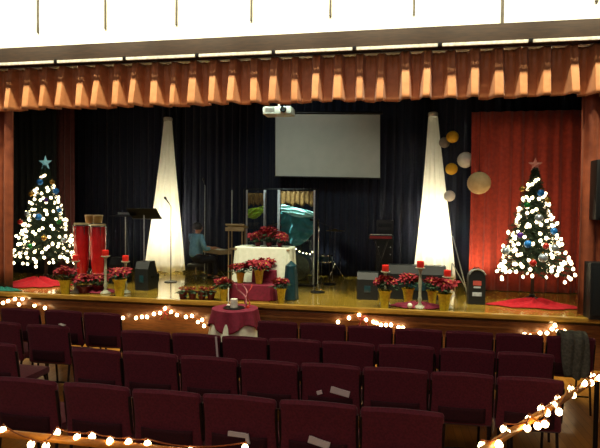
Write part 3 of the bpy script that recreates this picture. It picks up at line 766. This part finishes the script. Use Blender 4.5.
# flowers lying along the table top
for k, (x, lb) in enumerate(((258, 'left bunch of red poinsettia on the white covered table'), (269, 'tall middle bunch of red poinsettia on the white covered table'), (280, 'right bunch of red poinsettia on the white covered table'))):
    p = at(x, 245, Y=Ya); poinsettia((p.x, Ya, zt+.004), .07, .06, .19, .17 if k != 1 else .26, lb, 'foilr', 10, 60+k, group='poinsettias on the white covered table')
# burgundy draped risers in front
r1 = at(252, 303, Y=8.32); rw = at(276, 300, Y=8.32).x-at(229, 300, Y=8.32).x
zr = at(252, 286, Y=8.15).z
cloth_over_box(r1.x, 8.38, .755, zr, rw*.95, .34, 'cloth_b', 'low riser draped in burgundy cloth at the stage edge', 'draped_riser', 'riser', .02, 6, 1)
zr2 = at(264, 271, Y=8.5).z; cx2 = at(264, 271, Y=8.62).x
cloth_over_box(cx2, 8.72-.02, .755, zr2, .42, .24, 'cloth_b', 'higher burgundy draped riser behind the low one, carrying poinsettias', 'draped_riser', 'riser', .02, 5, 3)
poinsettia((at(259, 280, Y=8.4).x, 8.4, zr+.004), .20, .11, .24, .16, 'large red poinsettia in a gold pot on the low burgundy riser', 'foil', 10, 71)
poinsettia((at(240, 280, Y=8.4).x, 8.42, zr+.004), .15, .10, .20, .16, 'red poinsettia in a white and gold pot at the left of the burgundy riser', 'foil', 9, 72)
poinsettia((at(267, 268, Y=8.7).x, 8.7, zr2+.004), .08, .08, .16, .10, 'red poinsettia on the higher burgundy riser', 'foilr', 7, 73)

# small round table in front of the stage
Yt = 7.42; zt2 = at(235, 308, Y=Yt).z; tx = at(235, 308, Y=Yt).x; rt = at(257, 308, Y=Yt).x-tx
print('round', zt2, rt)
root = thing('round_table', 'small round table under burgundy and white cloths in front of the stage', 'table', (tx, Yt, 0))
MB().lathe([(rt-.03, zt2-.035), (rt-.02, zt2-.03), (rt-.02, zt2-.012), (rt-.03, zt2-.01)], 30).build('table_top', 'tanwood', root)
MB().lathe([(.2, 0), (.2, .03), (.04, .06), (.03, zt2-.04)], 20).build('pedestal', 'blackmetal', root)
def round_cloth(r, zt_, drop, m, label, flare, waves, dz, sc=0):
    def fn(u, v):
        a = 2*PI*u
        if v < .3: return (math.cos(a)*r*v/.3, math.sin(a)*r*v/.3, zt_)
        t = (v-.3)/.7; q = r*(1+flare*t+.07*t*math.sin(a*waves)); d = drop+dz*math.sin(a*4+sc)
        return (math.cos(a)*q, math.sin(a)*q, zt_-.012*min(1, t*8)-d*t)
    o = MB().grid(fn, 110, 16).build('tablecloth', m, solid=.004, loc=(tx, Yt, 0)); return tag(o, label, 'tablecloth', 'cloths on the small round table')
round_cloth(rt-.012, zt2-.003, zt2-.25, 'cloth_w', 'white under-cloth showing below the burgundy cloth of the small table', .24, 10, .02)
round_cloth(rt+.002, zt2+.005, .25, 'cloth_b', 'burgundy over-cloth on the small round table', .13, 9, .06, PI/2)
tag(MB().lathe([(.05, 0), (.055, .003), (.055, .125), (.048, .13), (.01, .122)], 18).build('pillar_candle', 'candlew', loc=(tx+.0, Yt-.05, zt2+.018)), 'short ivory pillar candle on the small round table', 'candle')
tag(MB().lathe([(.13, 0), (.16, .008), (.16, .012), (.12, .006)], 28).build('tray', 'blackmetal', loc=(tx, Yt-.05, zt2+.008)), 'dark round tray under the ivory candle on the small table', 'tray')
tp = at(230, 303, Y=Yt); o = MB().lathe([(.028, 0), (.03, .006), (.01, .02), (.009, .05), (.014, .06), (.008, .07), (.008, .26), (.003, .27)], 12).build('taper_candle', 'candlew', loc=(tp.x-.07, Yt+.14, zt2+.008)); tag(o, 'slim pale taper candle at the left of the small round table', 'candle')
root = thing('curled_ribbon', 'pink curled ribbon decoration standing at the right of the small round table', 'ribbon', (tx+.19, Yt+.02, zt2+.006))
MB().lathe([(.035, 0), (.035, .03), (.02, .035)], 14).build('weight', 'ribbon', root)
for k in range(3):
    def rb2(u, v):
        a = u*7+k*2; return (.03*math.cos(a)-.10*u*(k-.3)+(v-.5)*.02, .03*math.sin(a), .03+.32*u+(v-.5)*.015)
    MB().grid(rb2, 40, 2).build('ribbon_strand', 'pinkrib' if k else 'ribbon', root, solid=.002)

# ------------------------------------------------------------------ stage equipment
def monitor(x0, x1, ytop, Y, d, label, rz=0):
    a = at(x0, 280, Y=Y); b = at(x1, 280, Y=Y); w_ = b.x-a.x; h = at((x0+x1)/2, ytop, Y=Y).z-.75
    root = thing('floor_monitor', label, 'speaker', ((a.x+b.x)/2, Y+d/2, .75), rz, group='stage floor monitors')
    # wedge: section in y,z, swept along x
    sec = [(-d/2, 0), (d/2, 0), (d/2, h*.35), (d*.15, h), (-d*.35, h), (-d/2, h*.75)]
    v = [(s*w_/2, y, z) for s in (-1, 1) for y, z in sec]; n_ = len(sec)
    f = [tuple(range(n_)), tuple(range(2*n_-1, n_-1, -1))]+[(i, (i+1) % n_, n_+(i+1) % n_, n_+i) for i in range(n_)]
    MB().add(v, f).build('cabinet', 'blackplastic', root, smooth=False)
    p1, p2 = Vector((0, d/2, h*.35)), Vector((0, d*.15, h)); c = (p1+p2)/2; dd = (p2-p1); ang = math.atan2(dd.z, dd.y)
    MB().box(c+Vector((0, .008, .006)), (w_*.9, dd.length*.86, .012), rot=Matrix.Rotation(ang, 3, 'X')).build('grille', 'grille', root)
    MB().box((0, -d/2-.004, h*.4), (w_*.3, .012, h*.25), bev=.004).build('connector_panel', 'dteal', root)
    for s in (-1, 1): MB().box((s*(w_/2+.004), 0, h*.45), (.01, d*.35, .04), bev=.003).build('side_handle', 'blackmetal', root)
monitor(135, 148, 262, 8.75, .42, 'black floor monitor at the left before the white column and music stands')
monitor(109, 122, 258, 9.4, .4, 'dark teal lit floor monitor behind the left candlesticks')
monitor(357, 378, 273, 8.75, .42, 'black wedge monitor just left of the right candle group')
monitor(388, 446, 266, 8.95, .42, 'wide dark monitor behind the right hand poinsettias and candles')

def music_stand(x, ydesk, ybase, wpx, tilt, label, Y, hpx=8):
    p = at(x, ydesk, Y=Y); h = p.z-.75; wv = at(x+wpx/2, ydesk, Y=Y).x-at(x-wpx/2, ydesk, Y=Y).x
    root = thing('music_stand', label, 'music stand', (p.x, Y, .75), group='music stands')
    MB().tube([(0, 0, .25), (0, 0, h-.03)], .011).build('pole', 'alu', root)
    for k in range(3):
        a = k*2*PI/3+.5; MB().tube([(0, 0, .30), (math.cos(a)*.1, math.sin(a)*.1, .26), (math.cos(a)*.27, math.sin(a)*.27, .01)], .008, 6).build('leg', 'blackmetal', root)
    dh = .34; rot = Matrix.Rotation(R(tilt), 3, 'X')
    d = MB().box((0, 0, 0), (wv, dh, .008), rot=rot, bev=.003).build('desk', 'blackmetal', root); d.location = (0, 0, h+.0)
    q = rot @ Vector((0, dh/2, .02)); MB().box(q, (wv, .05, .006), rot=rot @ Matrix.Rotation(R(90), 3, 'X')).build('ledge', 'alu', d)
    return root
music_stand(125.5, 215.5, 270, 24, 5, 'black music stand with its desk laid nearly flat behind the left monitor', 9.6)
music_stand(144, 213.5, 270, 30, -38, 'black music stand with a wide tilted desk before the left white column', 9.5)
# microphone stands
def mic_stand(x, ytop, Y, label, m='blackmetal', boom=None):
    p = at(x, ytop, Y=Y); h = p.z-.75
    root = thing('microphone_stand', label, 'microphone stand', (p.x, Y, .75))
    MB().tube([(0, 0, .01), (0, 0, h)], [.012, .008], 8).build('pole', m, root)
    MB().lathe([(.13, 0), (.13, .015), (.03, .03)], 20).build('base', 'blackmetal', root)
    e = Vector(boom) if boom else Vector((0, -.02, .03))
    MB().tube([(0, 0, h-.01), Vector((0, 0, h))+e], .007, 6).build('boom', m, root)
    mm = MB(); t = Vector((0, 0, h))+e; mm.lathe([(.01, 0), (.014, .10), (.024, .12), (.026, .145), (.015, .165)], 12, t, axis=e)
    mm.build('microphone', 'blackmetal', root)
mic_stand(171, 206, 9.9, 'dark microphone stand silhouetted against the left white column', boom=(-.03, -.02, .05))
mic_stand(205, 186, 11.0, 'slim grey microphone stand rising above the seated person in blue', 'alu')
mic_stand(318.5, 228, 9.3, 'chrome microphone stand right of the acrylic drum panels', 'chrome')
mic_stand(330, 226, 10.3, 'dark thin microphone stand between the drum panels and the keyboard', boom=(-.25, 0, .08))
# slanted folded stand near the right column
p = st(464, 292); q = at(453, 236, Y=9.5); root = thing('folded_stand', 'thin pale folded tripod stand leaning beside the right white column', 'stand', (p.x, 9.5, .75))
h = q.z-.75; dx = q.x-p.x
for k, (ex, ey) in enumerate(((0, 0), (-.30, .1), (.05, .2))): MB().tube([(dx, .05, h if k == 0 else h*.55), (ex, ey, .008)], .010, 6).build('leg', 'alu', root)

# congas and bongos
def conga(x, x2, ytop, Y, label):
    p = at(x, ytop, Y=Y); r = (at(x2, ytop, Y=Y).x-p.x); H = p.z-.75
    root = thing('conga_drum', label, 'drum', (p.x, Y, .75), group='red congas')
    h0 = .12
    MB().lathe([(r*.62, h0), (r*.70, h0+.1), (r*.92, H*.45), (r*1.0, H*.68), (r*.96, H*.85), (r*.9, H-.03)], 26).build('shell', 'conga', root)
    MB().lathe([(r*.9, H-.035), (r*.97, H-.03), (r*.97, H-.008), (r*.93, H)], 26).build('drum_head', 'skinhead', root)
    MB().lathe([(r*.98, H-.055), (r*1.03, H-.05), (r*1.03, H-.035), (r*.98, H-.03)], 26).build('hoop', 'chrome', root)
    for k in range(6):
        a = k*PI/3+.3; MB().tube([(math.cos(a)*r*1.03, math.sin(a)*r*1.03, H-.045), (math.cos(a)*r*1.05, math.sin(a)*r*1.05, H-.22)], .007, 6).build('tension_rod', 'chrome', root)
    for k in range(3):
        a = k*2*PI/3; MB().tube([(math.cos(a)*r*.66, math.sin(a)*r*.66, h0+.12), (math.cos(a)*r*1.2, math.sin(a)*r*1.2, 0)], .012, 6).build('leg', 'chrome', root)
conga(82, 89.3, 223, 9.3, 'red conga drum with chrome rods beside the left tree')
conga(98, 105.2, 224, 9.25, 'red conga drum right of the first, closer to the music stands')
Yb = 9.62; pb = at(93.5, 222, Y=Yb); root = thing('bongo_drums', 'pair of tan bongo drums on a stand behind the red congas', 'drum', (pb.x, Yb, .75))
hb = at(93, 215, Y=Yb).z-.75
for s, r in ((-1, .085), (1, .10)):
    x_ = s*.095
    MB().lathe([(r*.8, hb-.16), (r, hb-.02)], 20, (x_, 0, 0)).build('shell', 'bongo', root)
    MB().lathe([(r, hb-.022), (r*1.05, hb-.015), (r*1.03, hb), (r*.5, hb+.006)], 20, (x_, 0, 0)).build('drum_head', 'skinhead', root)
MB().tube([(0, 0, .2), (0, 0, hb-.06)], .012).build('pole', 'chrome', root)
for k in range(3): a = k*2*PI/3+.4; MB().tube([(0, 0, .3), (math.cos(a)*.24, math.sin(a)*.24, .008)], .009, 6).build('leg', 'chrome', root)

# drum shield of clear acrylic panels
Yp = 9.9
def panel(xa, xb, yt, Y, label, ang=0):
    a = at(xa, yt, Y=Y); b = at(xb, yt, Y=Y); h = a.z-.75; w_ = b.x-a.x
    root = thing('acrylic_panel', label, 'drum shield panel', ((a.x+b.x)/2, Y, .75), ang, group='clear drum shield panels')
    MB().box((0, 0, h/2), (w_, .008, h-.02)).build('clear_sheet', 'acrylic', root, smooth=False)
    for s in (-1, 1):
        MB().box((s*w_/2, 0, h/2), (.03, .024, h)).build('edge_strip', 'alu', root, smooth=False)
    MB().box((0, 0, .02), (w_, .06, .04), bev=.005).build('foot', 'blackmetal', root)
panel(247, 264.5, 190, 9.95, 'left clear acrylic drum panel with a lime reflection stand-in behind it')
panel(265.5, 278.5, 190, 10.0, 'middle clear acrylic drum panel with darkness behind it')
panel(279.5, 314.5, 190, 9.95, 'wide right clear acrylic drum panel with the aqua reflection stand-in behind it')
# added cloths that imitate the hall reflected in the panels
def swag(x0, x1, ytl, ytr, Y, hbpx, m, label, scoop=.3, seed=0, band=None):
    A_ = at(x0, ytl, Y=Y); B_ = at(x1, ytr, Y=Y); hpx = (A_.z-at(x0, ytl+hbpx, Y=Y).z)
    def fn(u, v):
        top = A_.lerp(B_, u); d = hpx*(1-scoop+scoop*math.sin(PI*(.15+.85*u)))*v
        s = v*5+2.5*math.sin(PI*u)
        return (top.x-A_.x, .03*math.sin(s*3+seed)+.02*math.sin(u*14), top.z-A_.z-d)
    o = MB().grid(fn, 40, 24).build('reflection_cloth', m, solid=.004, loc=A_); return tag(o, label, 'cloth')
swag(281, 314, 204, 212, 10.25, 9, 'aqua', 'bright aqua cloth imitating a window reflection in the wide acrylic panel', .5)
swag(281, 314, 210, 218, 10.32, 32, 'tealreflect', 'teal cloth imitating the dimmer reflection below the bright aqua one', .55, 2)
swag(248, 264, 209, 206, 10.3, 11, 'lime', 'lime green cloth imitating a reflection in the left acrylic panel', .5, 1)
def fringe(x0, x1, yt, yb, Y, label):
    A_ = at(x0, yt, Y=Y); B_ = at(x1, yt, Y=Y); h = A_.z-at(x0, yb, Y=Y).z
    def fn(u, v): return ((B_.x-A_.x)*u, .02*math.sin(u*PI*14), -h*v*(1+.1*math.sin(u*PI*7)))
    tag(MB().grid(fn, 84, 4).build('reflection_cloth', 'gold', solid=.003, loc=A_), label, 'cloth')
fringe(281, 314, 191, 205, 10.4, 'bronze pleated strip imitating the valance reflected in the wide acrylic panel')
fringe(248, 264, 193, 205, 10.4, 'bronze pleated strip imitating the valance reflected in the left acrylic panel')
# added rail carrying the reflection cloths
a = at(244, 190, Y=10.36); b_ = at(318, 190, Y=10.36)
root = thing('reflection_rail', 'dark added rail carrying the reflection cloths behind the acrylic drum panels', 'stand', (a.x, 10.36, .75)); hh = a.z-.75+.02
MB().tube([(0, 0, hh), (b_.x-a.x, 0, hh-.0)], .012).build('crossbar', 'black', root)
for x_ in (0, b_.x-a.x):
    MB().tube([(x_, 0, 0), (x_, 0, hh)], .014).build('upright', 'blackmetal', root); MB().box((x_, 0, .01), (.05, .5, .02)).build('foot', 'blackmetal', root)
light('panel_fill_spot', 'SPOT', (-3.0, 8.6, 4.8), (at(290, 212, Y=10.3)), 1300, (.85, 1, .95), spot_size=R(21), spot_blend=.8, shadow_soft_size=.04)  # unseen spot added to brighten the reflection cloths
BP = [at(x, y, Y=10.12) for x, y in ((296, 249), (299.5, 251.5), (303, 253), (306.5, 253.5), (310, 254), (312.5, 252))]  # added bulbs standing in for lights glinting in the panel
string([p+Vector((0, 0, .03)) for p in BP], 'small bulbs added to imitate warm lights reflected in the wide acrylic drum panel', 'wire', 'bulb', .014, BP)
# drum kit
cx = at(298, 262, Y=10.9).x
def drum(name, label, c, r, l, axis, stand=None):
    root = thing(name, label, 'drum', (c[0], c[1], .75), group='drum kit')
    d = Vector(axis).normalized(); o = Vector((0, 0, c[2]-.75))
    MB().lathe([(r, -l/2), (r, l/2)], 26, o, axis=d).build('shell', 'dteal', root)
    for s in (-1, 1):
        MB().lathe([(r*1.03, -.015), (r*1.04, 0), (r*1.03, .015), (r*.96, .016 if s > 0 else -.016)], 26, o+d*s*l/2, axis=d).build('hoop', 'chrome', root)
    MB().lathe([(r*.95, 0), (r*.95, .006)], 26, o+d*l/2, axis=d).build('drum_head', 'skinhead' if r < .25 else 'dteal', root)
    if stand:
        for k in range(3):
            a = k*2*PI/3+.3; MB().tube([(math.cos(a)*r, math.sin(a)*r, o.z), (math.cos(a)*r*1.05, math.sin(a)*r*1.05, 0)], .009, 6).build('leg', 'chrome', root)
    else:
        for s in (-1, 1): MB().tube([(s*r*.75, 0, o.z-r*.6), (s*r*1.1, -.1, 0)], .009, 6).build('leg', 'chrome', root)
drum('bass_drum', 'dark teal bass drum standing behind the acrylic drum panels', (cx, 10.9, 1.04), .27, .4, (0, -1, 0))
drum('floor_tom', 'dark floor tom behind the left acrylic panel', (cx-.75, 10.95, 1.08), .2, .34, (0, 0, 1), True)
drum('snare_drum', 'shallow snare drum right behind the wide acrylic panel', (cx+.55, 11.1, 1.2), .17, .14, (0, 0, 1), True)
for dx, dz, lb in ((-.55, 1.15, 'brass cymbal on a stand behind the narrow dark panel'), (.75, 1.05, 'brass cymbal on a stand behind the right edge of the drum panels')):
    root = thing('cymbal_stand', lb, 'cymbal', (cx+dx, 11.25, .75), group='drum kit')
    MB().tube([(0, 0, .2), (0, 0, dz)], .010).build('pole', 'chrome', root)
    for k in range(3): a = k*2*PI/3; MB().tube([(0, 0, .35), (math.cos(a)*.22, math.sin(a)*.22, .008)], .009, 6).build('leg', 'chrome', root)
    MB().lathe([(.21, dz-.01), (.12, dz+.008), (.05, dz+.012), (.035, dz+.03), (.008, dz+.036)], 26).build('cymbal', 'brass', root)

# wooden reading stand left of the shield
Yl = 9.55; p = at(237, 226, Y=Yl); h = p.z-.75; wl_ = at(246, 226, Y=Yl).x-at(227.5, 226, Y=Yl).x
root = thing('reading_stand', 'tan wooden reading stand with open legs left of the acrylic drum panels', 'lectern', (p.x, Yl, .75))
MB().box((0, 0, h), (wl_, .32, .03), rot=Matrix.Rotation(R(-12), 3, 'X'), bev=.006).build('top', 'tanwood', root)
MB().box((0, -.145, h-.055), (wl_, .02, .075), bev=.004).build('front_lip', 'tanwood', root)
MB().box((0, 0, h*.63), (wl_*.72, .2, .025)).build('shelf', 'tanwood', root)
for s in (-1, 1):
    for t in (-1, 1): MB().tube([(s*wl_*.36, t*.1, 0), (s*wl_*.36, t*.1, h-.04)], .012).build('leg', 'tanwood', root)
p = at(232, 190, Y=9.9); root = thing('slim_pole', 'slim silver pole standing behind the tan reading stand', 'stand', (p.x, 9.9, .75))
MB().tube([(0, 0, .01), (0, 0, p.z-.75)], .011).build('pole', 'alu', root); MB().lathe([(.13, 0), (.13, .012), (.03, .03)], 18).build('base', 'blackmetal', root)

# keyboards
def keyboard(c, w_, h, label, front_m, depth=.30, rz=0, case='blackplastic'):
    root = thing('keyboard', label, 'keyboard', (c[0], c[1], .75), rz)
    MB().box((0, 0, h), (w_, depth, .09), bev=.012).build('case', case, root)
    MB().box((0, -depth/2-.003, h+.005), (w_*.9, .008, .05)).build('back_panel', front_m, root)
    k = MB()
    for i in range(24): k.box((-w_*.45+w_*.9*(i+.5)/24, .06, h+.048), (w_*.9/24*.88, .13, .014))
    k.build('keys', 'candlew', root, smooth=False)
    for s in (-1, 1):
        MB().tube([(s*w_*.38, -.1, .01), (-s*w_*.30, .1, h-.045)], .014).build('leg', 'blackmetal', root)
    MB().tube([(-w_*.4, -.1, .015), (w_*.4, -.1, .015)], .014).build('foot_bar', 'blackmetal', root)
    return root
a = at(369, 237, Y=10.4); b = at(393, 237, Y=10.4)
keyboard(((a.x+b.x)/2, 10.4), b.x-a.x, a.z-.75, 'dark keyboard with a dull red back strip on a stand at right centre stage', 'redled')
p = at(385, 224, Y=10.9); root = thing('monitor_rack', 'dim dark grey rack unit standing behind the right keyboard', 'equipment rack', (p.x, 10.95, .75)); hh = p.z-.75+.08
MB().box((0, 0, hh/2), (.34, .3, hh), bev=.01).build('cabinet', 'blackplastic', root)
for k in range(3): MB().box((0, -.152, hh-.1-k*.13), (.28, .008, .08), bev=.002).build('rack_panel', 'grille', root)
for s in (-1, 1):
    for t in (0, 1): MB().lathe([(.012, 0), (.012, .01)], 10, (s*.12, -.156, hh-.55-t*.15), axis=(0, -1, 0)).build('knob', 'alu', root)

# blue-dark chair right of the altar table
Yc = 8.5; x_ = at(291, 280, Y=Yc).x
root = thing('draped_chair', 'dark teal cloth covered chair at the right end of the white table', 'chair', (x_, Yc, .75))
def dc(u, v):
    a = 2*PI*u; c_, s_ = math.cos(a), math.sin(a); f = (.082+.03*v+.012*v*math.sin(a*6))*min(1, (v*14)**.5+.05)
    return (f*1.1*c_, f*1.3*s_, .64*(1-v)+.01)
m = MB(); m.grid(dc, 40, 8); m.f.append(tuple(range(40))); m.build('back_cover', 'dteal', root)
MB().box((0, .1, .40), (.18, .12, .05), bev=.015).build('seat', 'dteal', root)
for s in (-1, 1): MB().tube([(s*.07, .14, 0), (s*.07, .13, .38)], .012).build('leg', 'blackmetal', root)

# black equipment case at the right
Yk = 8.85; a = at(467.5, 298, Y=Yk); b_ = at(484, 298, Y=Yk); w_ = b_.x-a.x; h = at(475, 269, Y=Yk).z-.75
root = thing('equipment_case', 'upright black case with pale rounded rim and labels left of the right tree', 'case', ((a.x+b_.x)/2, Yk, .75))
def cs(u, v, k=1):
    pass
prof = [(-w_/2, 0), (-w_/2, h*.75)]+[(-w_/2*math.cos(t*PI/8), h*.75+h*.25*math.sin(t*PI/8)) for t in range(1, 8)]+[(w_/2, h*.75), (w_/2, 0)]
n_ = len(prof); v = [(x, y, z) for y in (-.12, .12) for x, z in prof]
MB().add(v, [tuple(range(n_)), tuple(range(2*n_-1, n_-1, -1))]+[(i, (i+1) % n_, n_+(i+1) % n_, n_+i) for i in range(n_)]).build('body', 'blackplastic', root, smooth=False)
MB().tube([(x*1.06, -.125, z*1.01+.005) for x, z in prof[2:-2]], .014, 8).build('rim', 'alu', root)
MB().box((0, -.123, h*.62), (w_*.5, .006, h*.13)).build('red_label', 'redlabel', root, smooth=False)
MB().box((.0, -.123, h*.50), (w_*.42, .006, h*.05)).build('pale_label', 'whitelabel', root, smooth=False)
MB().box((.0, -.123, h*.30), (w_*.55, .006, h*.11)).build('pale_label', 'whitelabel', root, smooth=False)
MB().tube([(-.05, 0, h), (-.03, 0, h+.03), (.03, 0, h+.03), (.05, 0, h)], .008, 6).build('handle', 'blackmetal', root)

# loudspeakers at the right edge, in front of the drape
Yq = 8.02; a = at(587, 300, Y=Yq); b_x = a.x+.48; h = at(590, 262, Y=Yq).z-.75
root = thing('subwoofer', 'black subwoofer cabinet standing at the right edge of the stage', 'speaker', (a.x+.24, Yq+.02, .75))
MB().box((0, .0, h/2), (.48, .26, h), bev=.012).build('cabinet', 'blackplastic', root)
MB().box((0, -.133, h/2), (.42, .012, h*.86), bev=.004).build('grille', 'grille', root)
z1 = at(597, 220, Y=Yq).z; z2 = at(597, 160, Y=Yq).z; xl = at(593.5, 190, Y=Yq).x
root = thing('loudspeaker', 'black loudspeaker on a pole above the subwoofer at the right frame edge', 'speaker', (xl+.2, Yq+.02, .75+h))
MB().tube([(0, .03, .0), (0, .03, z1-.75-h+.01)], .018).build('pole', 'blackmetal', root)
MB().box((0, 0, (z1+z2)/2-.75-h), (.40, .26, z2-z1), bev=.02).build('cabinet', 'blackplastic', root)
MB().box((0, -.133, (z1+z2)/2-.75-h), (.34, .012, (z2-z1)*.9), bev=.004).build('grille', 'grille', root)

# ------------------------------------------------------------------ seated person
def skinned(name, pts, edges, rad, m, parent, loc, root_i=0, sub=2):
    me = bpy.data.meshes.new(name); me.from_pydata(pts, edges, []); me.update(); me.materials.append(M[m])
    o = bpy.data.objects.new(name, me); COL.objects.link(o); o.location = loc
    if parent: o.parent = parent
    sk = o.modifiers.new('skin', 'SKIN'); sk.use_smooth_shade = True
    for i, r in enumerate(rad):
        d = me.skin_vertices[0].data[i]; d.radius = r if isinstance(r, tuple) else (r, r); d.use_root = (i == root_i)
    s = o.modifiers.new('sub', 'SUBSURF'); s.levels = sub; s.render_levels = sub
    return o
Yh = 10.15; px_ = at(196, 250, Y=Yh).x
ztop = at(200, 221.5, Y=Yh).z-.75
k = ztop/1.30; print('person head top above stage', ztop)
# facing +x (towards the keyboard) and a little away; local frame: forward = +x side
def H(x, y, z): return (x*k, y*k, z*k)
V = [H(0, 0, .50), H(0, 0, .62), H(.01, 0, .78), H(.02, 0, .95), H(.03, 0, 1.03), H(.045, 0, 1.075), H(.06, 0, 1.13), H(.055, 0, 1.21)]
Rr = [(.12, .10), (.135, .098), (.155, .11), (.15, .10), (.055, .055), (.052, .052), (.088, .078), (.075, .07)]
Ed = [(i, i+1) for i in range(7)]
def chain(start, pts, rs):
    i = start
    for p_, r_ in zip(pts, rs):
        V.append(H(*p_)); Rr.append(r_*1.0); Ed.append((i, len(V)-1)); i = len(V)-1
    return i
for s in (-1, 1):
    chain(0, [(.06, s*.09, .48), (.40, s*.13, .47), (.42, s*.13, .25), (.41, s*.14, .07), (.50, s*.15, .035), (.56, s*.15, .03)], [.08, .066, .052, .040, .035, .03])
    hnd = chain(3, [(.02, s*.18, .97), (.05, s*.24, .78), (.10, s*.23, .70), (.30, s*.17, .72), (.36, s*.16, .72), (.40, s*.16, .715)], [.062, .045, .042, .030, .032, .030])
    for j in range(4):
        yy = s*(.125+.022*j); L1 = (.035, .042, .04, .03)[j]
        chain(hnd, [(.435, yy, .715), (.435+L1, yy, .712), (.44+L1*1.7, yy, .695)], [.0105, .0095, .008])
    chain(hnd-1, [(.385, s*.16-s*.045, .71), (.415, s*.16-s*.06, .70)], [.011, .009])
# nose, ears
chain(6, [(.145, 0, 1.135)], [.014])
chain(6, [(.05, .085, 1.14)], [.014]); chain(6, [(.05, -.085, 1.14)], [.014])
per = skinned('person', V, Ed, [tuple(a*k for a in r) if isinstance(r, tuple) else r*k for r in Rr], 'skin', None, (px_, Yh, .75))
per.rotation_euler = (0, 0, R(50))
tag(per, 'dark haired person in a light blue shirt seated at the tan cased keyboard', 'person')
SV = [H(0, 0, .50), H(0, 0, .64), H(.01, 0, .80), H(.02, 0, .95), H(.03, 0, 1.03)]; SR = [(.175, .145), (.165, .125), (.172, .128), (.165, .118), (.066, .066)]
SE = [(0, 1), (1, 2), (2, 3), (3, 4)]
for s in (-1, 1):
    i0 = 3
    for p_, r_ in (((.02, s*.19, .97), .075), ((.05, s*.25, .78), .060), ((.10, s*.235, .70), .056), ((.24, s*.185, .715), .044)):
        SV.append(H(*p_)); SR.append((r_, r_)); SE.append((i0, len(SV)-1)); i0 = len(SV)-1
skinned('shirt', SV, SE, [tuple(a*k for a in r) for r in SR], 'shirt', per, (0, 0, 0))
TV = [H(0, 0, .48), H(0, 0, .60)]; TRr = [(.17, .14), (.165, .138)]; TE = [(0, 1)]
for s in (-1, 1):
    i0 = 0
    for p_, r_ in (((.06, s*.09, .48), .108), ((.40, s*.13, .47), .086), ((.42, s*.13, .25), .070), ((.41, s*.14, .09), .060)):
        TV.append(H(*p_)); TRr.append((r_, r_)); TE.append((i0, len(TV)-1)); i0 = len(TV)-1
skinned('trousers', TV, TE, [tuple(a*k for a in r) for r in TRr], 'trousers', per, (0, 0, 0))
for s in (-1, 1):
    MB().box(H(.47, s*.145, .035), (.27*k, .095*k, .07*k), bev=.03*k).build('shoe', 'shoe', per)
    MB().sphere(H(.135, s*.032, 1.16), .011*k, 8, 6).build('eye', 'shoe', per)
m = MB()
def hr(u, v):
    a = 2*PI*u; t = v*PI*.62; fr = 1 - .45*max(0, math.cos(a))*(v**2)
    r = .105*(1+.03*math.sin(a*14)); return (k*(.045+r*1.02*math.sin(t)*math.cos(a)*fr-.012), k*r*.93*math.sin(t)*math.sin(a), k*(1.165+r*1.05*math.cos(t)))
m.grid(hr, 36, 12).build('hair', 'hair', per, solid=.012)
MB().box(H(.128, 0, 1.095), (.01*k, .045*k, .008*k), bev=.002).build('mouth', 'redlabel', per)
keyboard((px_+.50*k*math.cos(R(50)), Yh+.50*k*math.sin(R(50))), .80, .635*k, 'tan cased keyboard played by the seated person in blue', 'tanwood', .30, R(140), 'tanwood')
root = thing('stool', 'black round padded stool under the person in the blue shirt', 'stool', (px_, Yh, .75))
hs = .385*k
MB().lathe([(.16, hs-.06), (.17, hs-.045), (.17, hs-.015), (.15, hs)], 22).build('seat', 'blackplastic', root)
MB().tube([(0, 0, .12), (0, 0, hs-.05)], .02).build('column', 'chrome', root)
for q in range(4): a = q*PI/2+.3; MB().tube([(0, 0, .13), (math.cos(a)*.2, math.sin(a)*.2, .01)], .012, 6).build('leg', 'blackmetal', root)

p = at(217.5, 335, Y=5.42); q = at(220, 357, Y=5.42)
o = MB().box((0, 0, 0), (.022, .004, (p.z-q.z)), rot=Matrix.Rotation(R(-5), 3, 'Y')).build('white_strip', 'paper', smooth=False, loc=((p.x+q.x)/2, 5.355, (p.z+q.z)/2))
tag(o, 'narrow white strip hanging behind a third row chair below the small draped table', 'strip')
